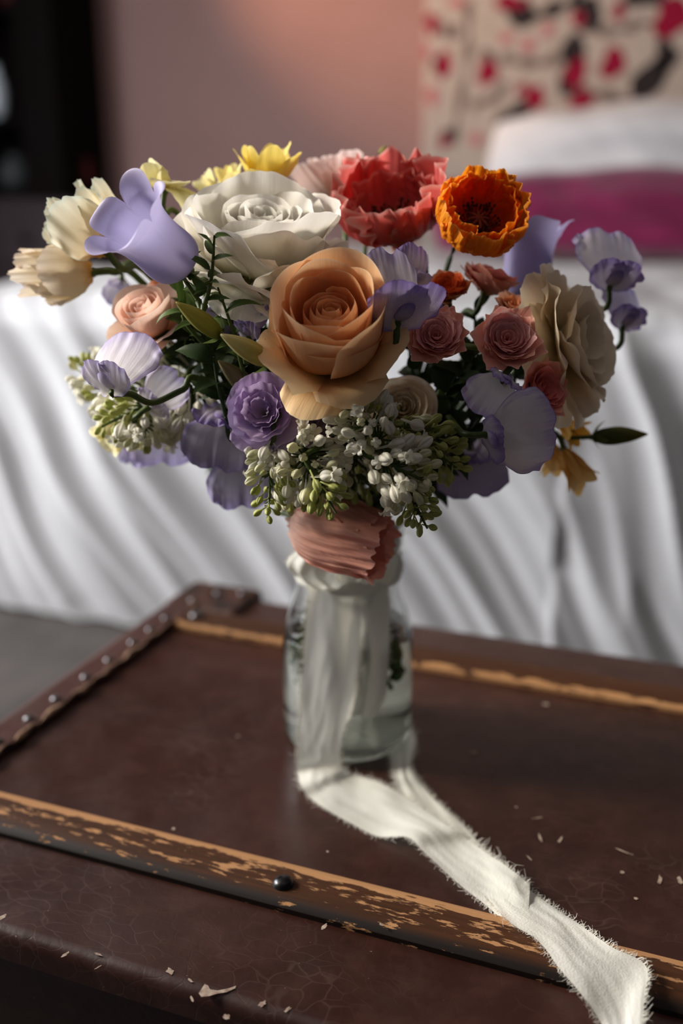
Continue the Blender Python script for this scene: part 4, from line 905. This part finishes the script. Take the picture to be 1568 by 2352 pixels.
# right-hand spray roses
spray_rose('vivid orange spray rose right of the folded sweet pea', 1028, 655, .520, scr(-.10, .72, .62), 62, [orange_rose, orange_rose, apricot_rose])
spray_rose('salmon spray rose seen edge-on under the orange poppy', 1128, 632, .545, scr(.35, .86, .25), 72, [salmon_rose, salmon_rose, pink_out])
spray_rose('small peach spray rose above the right-hand pink one', 1180, 695, .520, scr(.12, .72, .62), 48, [apricot_rose, petal_mat('small_peach', (222, 140, 110), (238, 178, 144), (242, 190, 160), edge=(248, 208, 184), trans=.3)], n=24)
spray_rose('pink spray rose facing forward, just right of the peach rose', 1003, 765, .476, scr(.0, .28, .95), 78, [pink_rose, pink_rose, pink_out], n=42, pointed=.14)
spray_rose('pink spray rose facing forward, nearest the cream ruffled rose', 1168, 772, .482, scr(.05, .28, .95), 80, [pink_rose, pink_rose, pink_out], n=42, pointed=.14)
spray_rose('salmon pink spray rose turned right below the cream ruffled rose edge', 1256, 892, .488, scr(.55, .10, .80), 70, [salmon_rose, salmon_rose, pink_out], n=34, pointed=.12)
# cream ruffled rose seen from the side
f = Flower('rose', 'large cream ruffled rose seen edge-on at the right side', 'rose', 1318, 792, .520, scr(.78, .12, .50), 186, off=.2, stem=.0022)
R = f.R
rosette(f, cream, 12, R * .98, R * .50, rin=.25, rpow=.85, hin=1.0, hout=.25, th0=(30, 84), th1=(10, 84), span=(150, 75), zb=(.2, -.02), rb=(.05, .10), wrap=(1, .5), rnd=.2, rp=2.6, ruf=(.09, .10), rf=1.8, rag=.022, roll=.02, nu=44, nv=36, jit=.08)
for phi, ro, h in ((1.2, 1.06, .02), (2.1, 1.0, -.10), (3.1, .95, -.16), (-2.2, 1.0, -.12), (-1.2, 1.05, .02)):
    petal(f, arcspine(R * .06, 0, R * ro, R * h, 75, 100), R * 1.25, cream, phi=phi, wrap=.35, rnd=.18, ruf=.055, rf=2.3, rag=.022, nu=48, nv=38)
# sweet peas at the right
sweet_pea('white and lilac sweet pea standing clear at the far right edge', 1405, 592, .560, scr(.10, .97, .1), scr(.25, .0, .9), 118, pea_w, wmat=pea_d, ban=1.25, spread=.9, seed=3)
sweet_pea('lavender sweet pea hanging just under the far right one', 1435, 700, .575, scr(.15, .9, .0), scr(.35, -.3, .8), 92, pea_l, wmat=pea_d, ban=1.1, spread=1.0, seed=8)
sweet_pea('pale grey sweet pea with violet frilled rim under the pink spray roses', 1140, 905, .470, scr(-.35, -.80, .35), scr(.1, -.3, .9), 92, pea_w, wmat=pea_d, ban=1.35, spread=.8, notch=.05, seed=12, wing=.9, ruf=.08)
sweet_pea('large pale sweet pea with violet edge low on the right', 1190, 1000, .455, scr(.72, -.05, .30), scr(-.25, -.45, .80), 130, pea_w, wmat=pea_d, ban=1.35, spread=.75, notch=.03, seed=20, wing=.85, ruf=.05)
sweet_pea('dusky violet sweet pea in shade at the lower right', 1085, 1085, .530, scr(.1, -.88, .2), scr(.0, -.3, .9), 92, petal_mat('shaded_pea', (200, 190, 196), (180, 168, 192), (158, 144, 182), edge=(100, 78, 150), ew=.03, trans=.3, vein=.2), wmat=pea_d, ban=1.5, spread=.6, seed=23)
sweet_pea('pale violet sweet pea behind the large low right one', 1150, 1010, .520, scr(-.3, -.5, .3), scr(-.3, -.2, .9), 80, pea_w, wmat=pea_d, ban=1.2, seed=29)
# saffron freesias, lower right
def freesia(label, px, py, y, axis, size, mat, n=6, seed=0, opening=.6):
    f = Flower('freesia', label, 'freesia', px, py, y, axis, size, off=.6, group='saffron freesias at the lower right', seed=seed); R = f.R
    for k in range(n):
        petal(f, arcspine(R * .05, 0, R * opening * f.rng.uniform(.8, 1.1), R * 1.25 * f.rng.uniform(.85, 1.05), 18, f.rng.uniform(30, 62)), R * .52, mat, phi=k * 2 * math.pi / n, kap=18, base=.25, rnd=.3, rp=2, ruf=.03, rf=1.5, nu=22, nv=24)
    mb = MB(); mb.tube([(0, 0, 0), (0, 0, R * .8)], [.0012, .0007], 6); mb.build('pistil', ygreen, f.root)
    return f
freesia('apricot yellow freesia drooping lowest at the lower right', 1320, 1075, .545, scr(.45, -.82, .2), 84, saffron, seed=4)
freesia('yellow freesia tucked between the salmon rose and green bud', 1308, 985, .550, scr(.5, -.5, .4), 66, petal_mat('deep_saffron', (200, 130, 20), (236, 178, 60), (240, 188, 80), trans=.35), seed=9)
freesia('pale apricot freesia petals behind the lower right sweet pea', 1270, 1050, .560, scr(.1, -.8, .2), 72, saffron, seed=14)
bud_flower('olive green pointed lisianthus bud sticking out at the right', 1362, 1004, 1488, 998, .545, .545, 44, petal_mat('olive_bud', (60, 70, 26), (84, 90, 30), (120, 112, 40), trans=.2, vein=.3), twisty=1.2)
# white rose in shade behind the lilac
f = Flower('rose', 'shaded white rose half hidden behind the lilac under the peach rose', 'rose', 925, 935, .500, scr(-.05, .25, .9), 92, off=.5)
rosette(f, cream, 26, f.R, f.R * .7, rin=.06, rpow=.8, hin=.9, hout=.5, th0=(20, 80), th1=(-5, 80), span=(190, 90), wrap=(1.1, .7), rnd=.22, ruf=.05, rf=2, nu=26, nv=22)
# purple lisianthus and mauve stock
f = Flower('lisianthus', 'violet double lisianthus directly below left of the peach rose', 'lisianthus', 603, 945, .470, scr(-.15, .15, .95), 92, off=.5)
rosette(f, purple, 17, f.R * 1.1, f.R * .8, rin=.16, rpow=.8, hin=1.0, hout=.35, th0=(15, 80), th1=(-5, 90), span=(150, 85), wrap=(1.0, .5), rnd=.2, ruf=(.15, .13), rf=2.2, rag=.02, roll=.03, nu=34, nv=26, jit=.12)
sepals(f, 5, f.R * .6, f.R * .12, 80, 70)
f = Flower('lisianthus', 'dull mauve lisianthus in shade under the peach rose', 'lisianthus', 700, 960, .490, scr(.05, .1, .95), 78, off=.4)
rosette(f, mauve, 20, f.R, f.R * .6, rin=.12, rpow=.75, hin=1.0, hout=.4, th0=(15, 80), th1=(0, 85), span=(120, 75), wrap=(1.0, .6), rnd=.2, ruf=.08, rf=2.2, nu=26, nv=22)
sweet_pea('dark violet folded sweet pea squeezed left of the peach rose', 580, 735, .490, scr(.15, .95, .1), scr(-.5, .2, .8), 72, pea_d, wmat=pea_d, ban=.8, spread=2.2, ruf=.09, seed=33)
sweet_pea('dim violet sweet pea behind the green buds', 500, 735, .530, scr(-.1, .9, .1), scr(.1, .2, .9), 58, pea_d, wmat=pea_d, seed=35)
# left side
f = Flower('rose', 'blush peach rose on the left between bellflower and sweet pea', 'rose', 345, 738, .520, scr(-.28, .62, .70), 96, off=.5, stem=.002)
R = f.R
rosette(f, blushrose, 14, R * .66, R * 1.1, rin=.1, rpow=.9, hin=.96, hout=1.0, hp=1, th0=(10, 48), th1=(-14, 8), span=(220, 150), zb=(.3, .05), rb=(.02, .2), wrap=1.0, rnd=.15, ruf=.03, rf=1.6, roll=(0, .04), nu=34, nv=26, skew=.06)
for phi, ro, h, t1 in ((2.6, 1.25, .9, 60), (3.6, 1.15, .5, 85), (-1.4, .95, .25, 110), (-.3, .95, .5, 80), (1.4, 1.0, .9, 50)):
    petal(f, arcspine(R * .1, 0, R * ro, R * h, 62, t1), R * 1.2, blushrose, phi=phi, wrap=.6, rnd=.2, roll=.06, ruf=.03, rf=2, rag=.012, nu=36, nv=28)
spray_rose('peach rose fragment behind the lavender bellflower base', 360, 665, .555, scr(-.3, .7, .5), 56, [apricot_rose, blushrose], group=None, n=22)
sweet_pea('large lilac-veined sweet pea standing forward at the left', 268, 828, .478, scr(.12, .98, .05), scr(-.50, -.05, .86), 124, pea, wmat=pea, ban=1.35, spread=.6, notch=.03, seed=41, bend=.002, lean=(12, 10), wing=1.05, ruf=.045, brnd=.34,
          kink=[C(300, 905, .480), C(350, 925, .482), C(420, 895, .487), C(470, 880, .50)], stem=.0016)
sweet_pea('white sweet pea half hidden behind the forward left one', 375, 900, .505, scr(.55, .50, .2), scr(.2, -.1, .9), 86, pea_w, wmat=pea_w, ban=1.0, seed=44)
sweet_pea('lavender sweet pea hanging at the lower left below the lilac', 370, 1010, .560, scr(.0, -.90, .2), scr(.0, -.3, .9), 92, pea_l, wmat=pea_d, ban=1.6, spread=.5, seed=47)
sweet_pea('faint lilac sweet pea lowest at the far lower left', 310, 1035, .585, scr(-.3, -.8, .2), scr(.0, -.3, .9), 56, pea_l, wmat=pea_l, ban=1.2, seed=49)
sweet_pea('ruffled lavender sweet pea left of the central lilac', 505, 1005, .500, scr(-.15, -.92, .2), scr(-.1, -.3, .9), 118, pea_l, wmat=pea_d, ban=1.3, spread=.6, seed=53, ruf=.10)
sweet_pea('blue-violet sweet pea lowest left of the coral bloom', 552, 1098, .520, scr(.05, -.95, .2), scr(.0, -.3, .9), 112, pea_l, wmat=pea_l, ban=1.2, spread=.6, seed=55, ruf=.09)
sweet_pea('pale lilac sweet pea behind the blush rose', 270, 672, .600, scr(-.3, -.9, .1), scr(0, 0, 1), 50, pea_l, wmat=pea_l, seed=57)
f = Flower('tulip', 'cream yellow petal cup under the left lilac cluster', 'tulip', 270, 985, .550, scr(-.5, -.55, .2), 70, off=.5)
for k in range(5): petal(f, arcspine(f.R * .06, 0, f.R * .6, f.R * 1.2, 70, 20), f.R * 1.2, butter, phi=k * 1.256, wrap=.9, rnd=.2, ruf=.03, nu=26, nv=24)
# green bellflower buds
bud_flower('hairy green bellflower bud, upper of the two left of the peach rose', 505, 770, 402, 694, .478, .462, 46, budm, twisty=.2)
bud_flower('pale green striped bud, lower one touching the peach rose petal', 618, 832, 505, 768, .468, .452, 50, budk, twisty=.2)
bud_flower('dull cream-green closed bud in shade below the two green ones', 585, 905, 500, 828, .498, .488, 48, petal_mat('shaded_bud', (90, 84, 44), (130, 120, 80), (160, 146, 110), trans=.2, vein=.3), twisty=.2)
bud_flower('small dark green bud in the shadow right of the white rose', 1010, 960, 1006, 895, .520, .515, 50, leafm, twisty=.5)
# lilac
lilac('lilac sprig hanging down left of centre, green-tipped', 628, 1020, .466, 614, 1180, .462, 82, 37, 25, (.62, .2), 1)
lilac('long white lilac sprig spreading left towards the violet lisianthus', 720, 1090, .478, 570, 1030, .468, 60, 15, 27, (.0, .1), 2, opened=.1)
lilac('white lilac sprig right under the peach rose', 870, 1010, .462, 800, 915, .455, 130, 37, 28, (.12, .2), 3, opened=.3)
lilac('creamy green lilac sprig beside the shaded white rose', 810, 985, .470, 900, 965, .460, 110, 26, 27, (.45, .3), 4)
lilac('white lilac sprig in the middle with open florets', 700, 1050, .470, 735, 1095, .452, 150, 37, 29, (.05, .3), 5, opened=.4)
lilac('lime green lilac tip dangling over the salmon poppy', 728, 1100, .452, 770, 1180, .446, 84, 28, 28, (.85, .15), 6)
lilac('white lilac sprig right of the middle pointing right', 880, 1060, .458, 985, 1110, .448, 140, 39, 29, (.1, .3), 7, opened=.3)
lilac('green lilac tip lowest at the right of centre', 930, 1110, .458, 980, 1215, .450, 82, 28, 28, (.75, .2), 8)
lilac('dull green lilac sprig in shade right of centre', 930, 985, .482, 1060, 1085, .472, 118, 57, 27, (.9, .1), 9)
lilac('shaded green lilac cluster just under the shaded white rose', 840, 1040, .490, 1000, 1000, .485, 110, 39, 26, (.8, .2), 10)
lilac('creamy lilac sprig hiding the bouquet base left of the salmon poppy', 650, 1090, .490, 720, 1150, .485, 110, 33, 26, (.3, .4), 11)
lilac('shaded lilac sprig hiding the bouquet base behind the middle', 800, 1060, .500, 860, 1130, .490, 140, 37, 26, (.4, .4), 12)
G2 = 'soft white lilac heads at the left'
lilac('large soft white lilac head at the left under the forward sweet pea', 420, 900, .545, 215, 905, .560, 210, 99, 27, (.0, .25), 13, opened=.4, group=G2)
lilac('upright white lilac tip at the left rim of the bouquet', 240, 900, .565, 180, 830, .575, 90, 28, 22, (.15, .2), 14, group=G2)
lilac('lime lilac buds under the forward left sweet pea', 330, 930, .515, 225, 985, .510, 70, 26, 24, (1.0, .0), 15, group=G2)
lilac('glossy white lilac florets pointing down at the left', 330, 970, .515, 335, 1022, .510, 120, 26, 27, (.15, .2), 16, opened=.3, group=G2)
lilac('dim white lilac head between sweet pea stem and lisianthus', 440, 900, .530, 450, 1010, .530, 150, 55, 26, (.15, .2), 17, opened=.4, group=G2)
# salmon crepe poppy drooping over the vase rim
f = Flower('poppy', 'salmon crepe poppy lying sideways over the vase rim', 'poppy', 682, 1192, .515, scr(.84, -.30, .46), 98, off=.0, bend=-.004, kink=[C(660, 1180, .53), C(640, 1175, .55)], stem=.002)
R = f.R
for k, (phi, q, L) in enumerate(((-.2, 1, 2.3), (1.3, 1, 2.2), (2.8, .95, 2.5), (4.4, 1, 2.35), (.6, .8, 2.0), (2.1, .8, 2.3), (3.7, .8, 2.1))):
    petal(f, arcspine(R * .06, 0, R * .74 * q, R * L, 82, f.rng.uniform(-8, 18), .5, .4), R * 2.2 * q, salmon, phi=phi, wrap=1.0, base=.2, rnd=.12, ruf=.09, rf=2.6, rag=.04, cr=.012, crf=9, nu=64, nv=44)
# foliage
leafy('bright serrated leafy stem rising between bellflower and white rose', (470, 700), (492, 540), .478, .474, 9, 62, 21, leafm, spread=.9, bend=.5)
leafy('serrated green calyx leaves at the lavender bellflower base', (455, 690), (420, 600), .484, .486, 7, 60, 24, leafm, spread=1.0)
leafy('arching green leaf stem between the two green buds', (560, 860), (500, 660), .490, .484, 8, 90, 24, leafm, bend=.7)
leafy('tall narrow leaves behind the upper green bud', (480, 800), (410, 690), .500, .495, 6, 100, 19, leafm, bend=.8)
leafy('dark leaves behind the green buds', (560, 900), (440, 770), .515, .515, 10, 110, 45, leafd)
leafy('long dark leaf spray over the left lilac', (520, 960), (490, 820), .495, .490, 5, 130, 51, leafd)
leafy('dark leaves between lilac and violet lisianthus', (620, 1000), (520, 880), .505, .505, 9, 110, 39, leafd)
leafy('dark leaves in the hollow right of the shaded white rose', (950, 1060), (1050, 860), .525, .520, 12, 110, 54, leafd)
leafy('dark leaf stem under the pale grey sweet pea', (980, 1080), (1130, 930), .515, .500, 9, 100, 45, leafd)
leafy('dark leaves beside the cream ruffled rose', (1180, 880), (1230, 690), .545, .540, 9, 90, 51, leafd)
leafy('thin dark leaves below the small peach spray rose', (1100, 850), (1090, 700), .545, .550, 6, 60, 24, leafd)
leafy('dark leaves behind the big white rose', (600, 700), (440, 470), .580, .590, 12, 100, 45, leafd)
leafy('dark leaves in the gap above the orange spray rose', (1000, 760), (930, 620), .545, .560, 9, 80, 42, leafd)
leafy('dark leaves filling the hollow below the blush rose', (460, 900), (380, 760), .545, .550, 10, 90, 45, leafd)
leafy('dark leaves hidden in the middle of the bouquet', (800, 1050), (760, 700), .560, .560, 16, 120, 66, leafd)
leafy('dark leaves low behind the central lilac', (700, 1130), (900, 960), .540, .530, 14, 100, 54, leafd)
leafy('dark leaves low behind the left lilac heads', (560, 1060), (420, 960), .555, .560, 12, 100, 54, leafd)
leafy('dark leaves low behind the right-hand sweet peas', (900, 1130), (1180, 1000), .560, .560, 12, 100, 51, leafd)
leafy('narrow green leaves under water at the left inside the vase', (706, 1560), (702, 1440), .580, .580, 4, 60, 14, leafm, bend=.05, spread=.12, stem=0)
leafy('broad green leaf under water at the right inside the vase', (880, 1460), (886, 1540), .580, .578, 3, 50, 30, leafm, bend=.05, spread=.10, stem=0)
leafy('leaf filled stem between bellflower and blush rose', (470, 850), (400, 640), .510, .520, 9, 95, 34, leafm)
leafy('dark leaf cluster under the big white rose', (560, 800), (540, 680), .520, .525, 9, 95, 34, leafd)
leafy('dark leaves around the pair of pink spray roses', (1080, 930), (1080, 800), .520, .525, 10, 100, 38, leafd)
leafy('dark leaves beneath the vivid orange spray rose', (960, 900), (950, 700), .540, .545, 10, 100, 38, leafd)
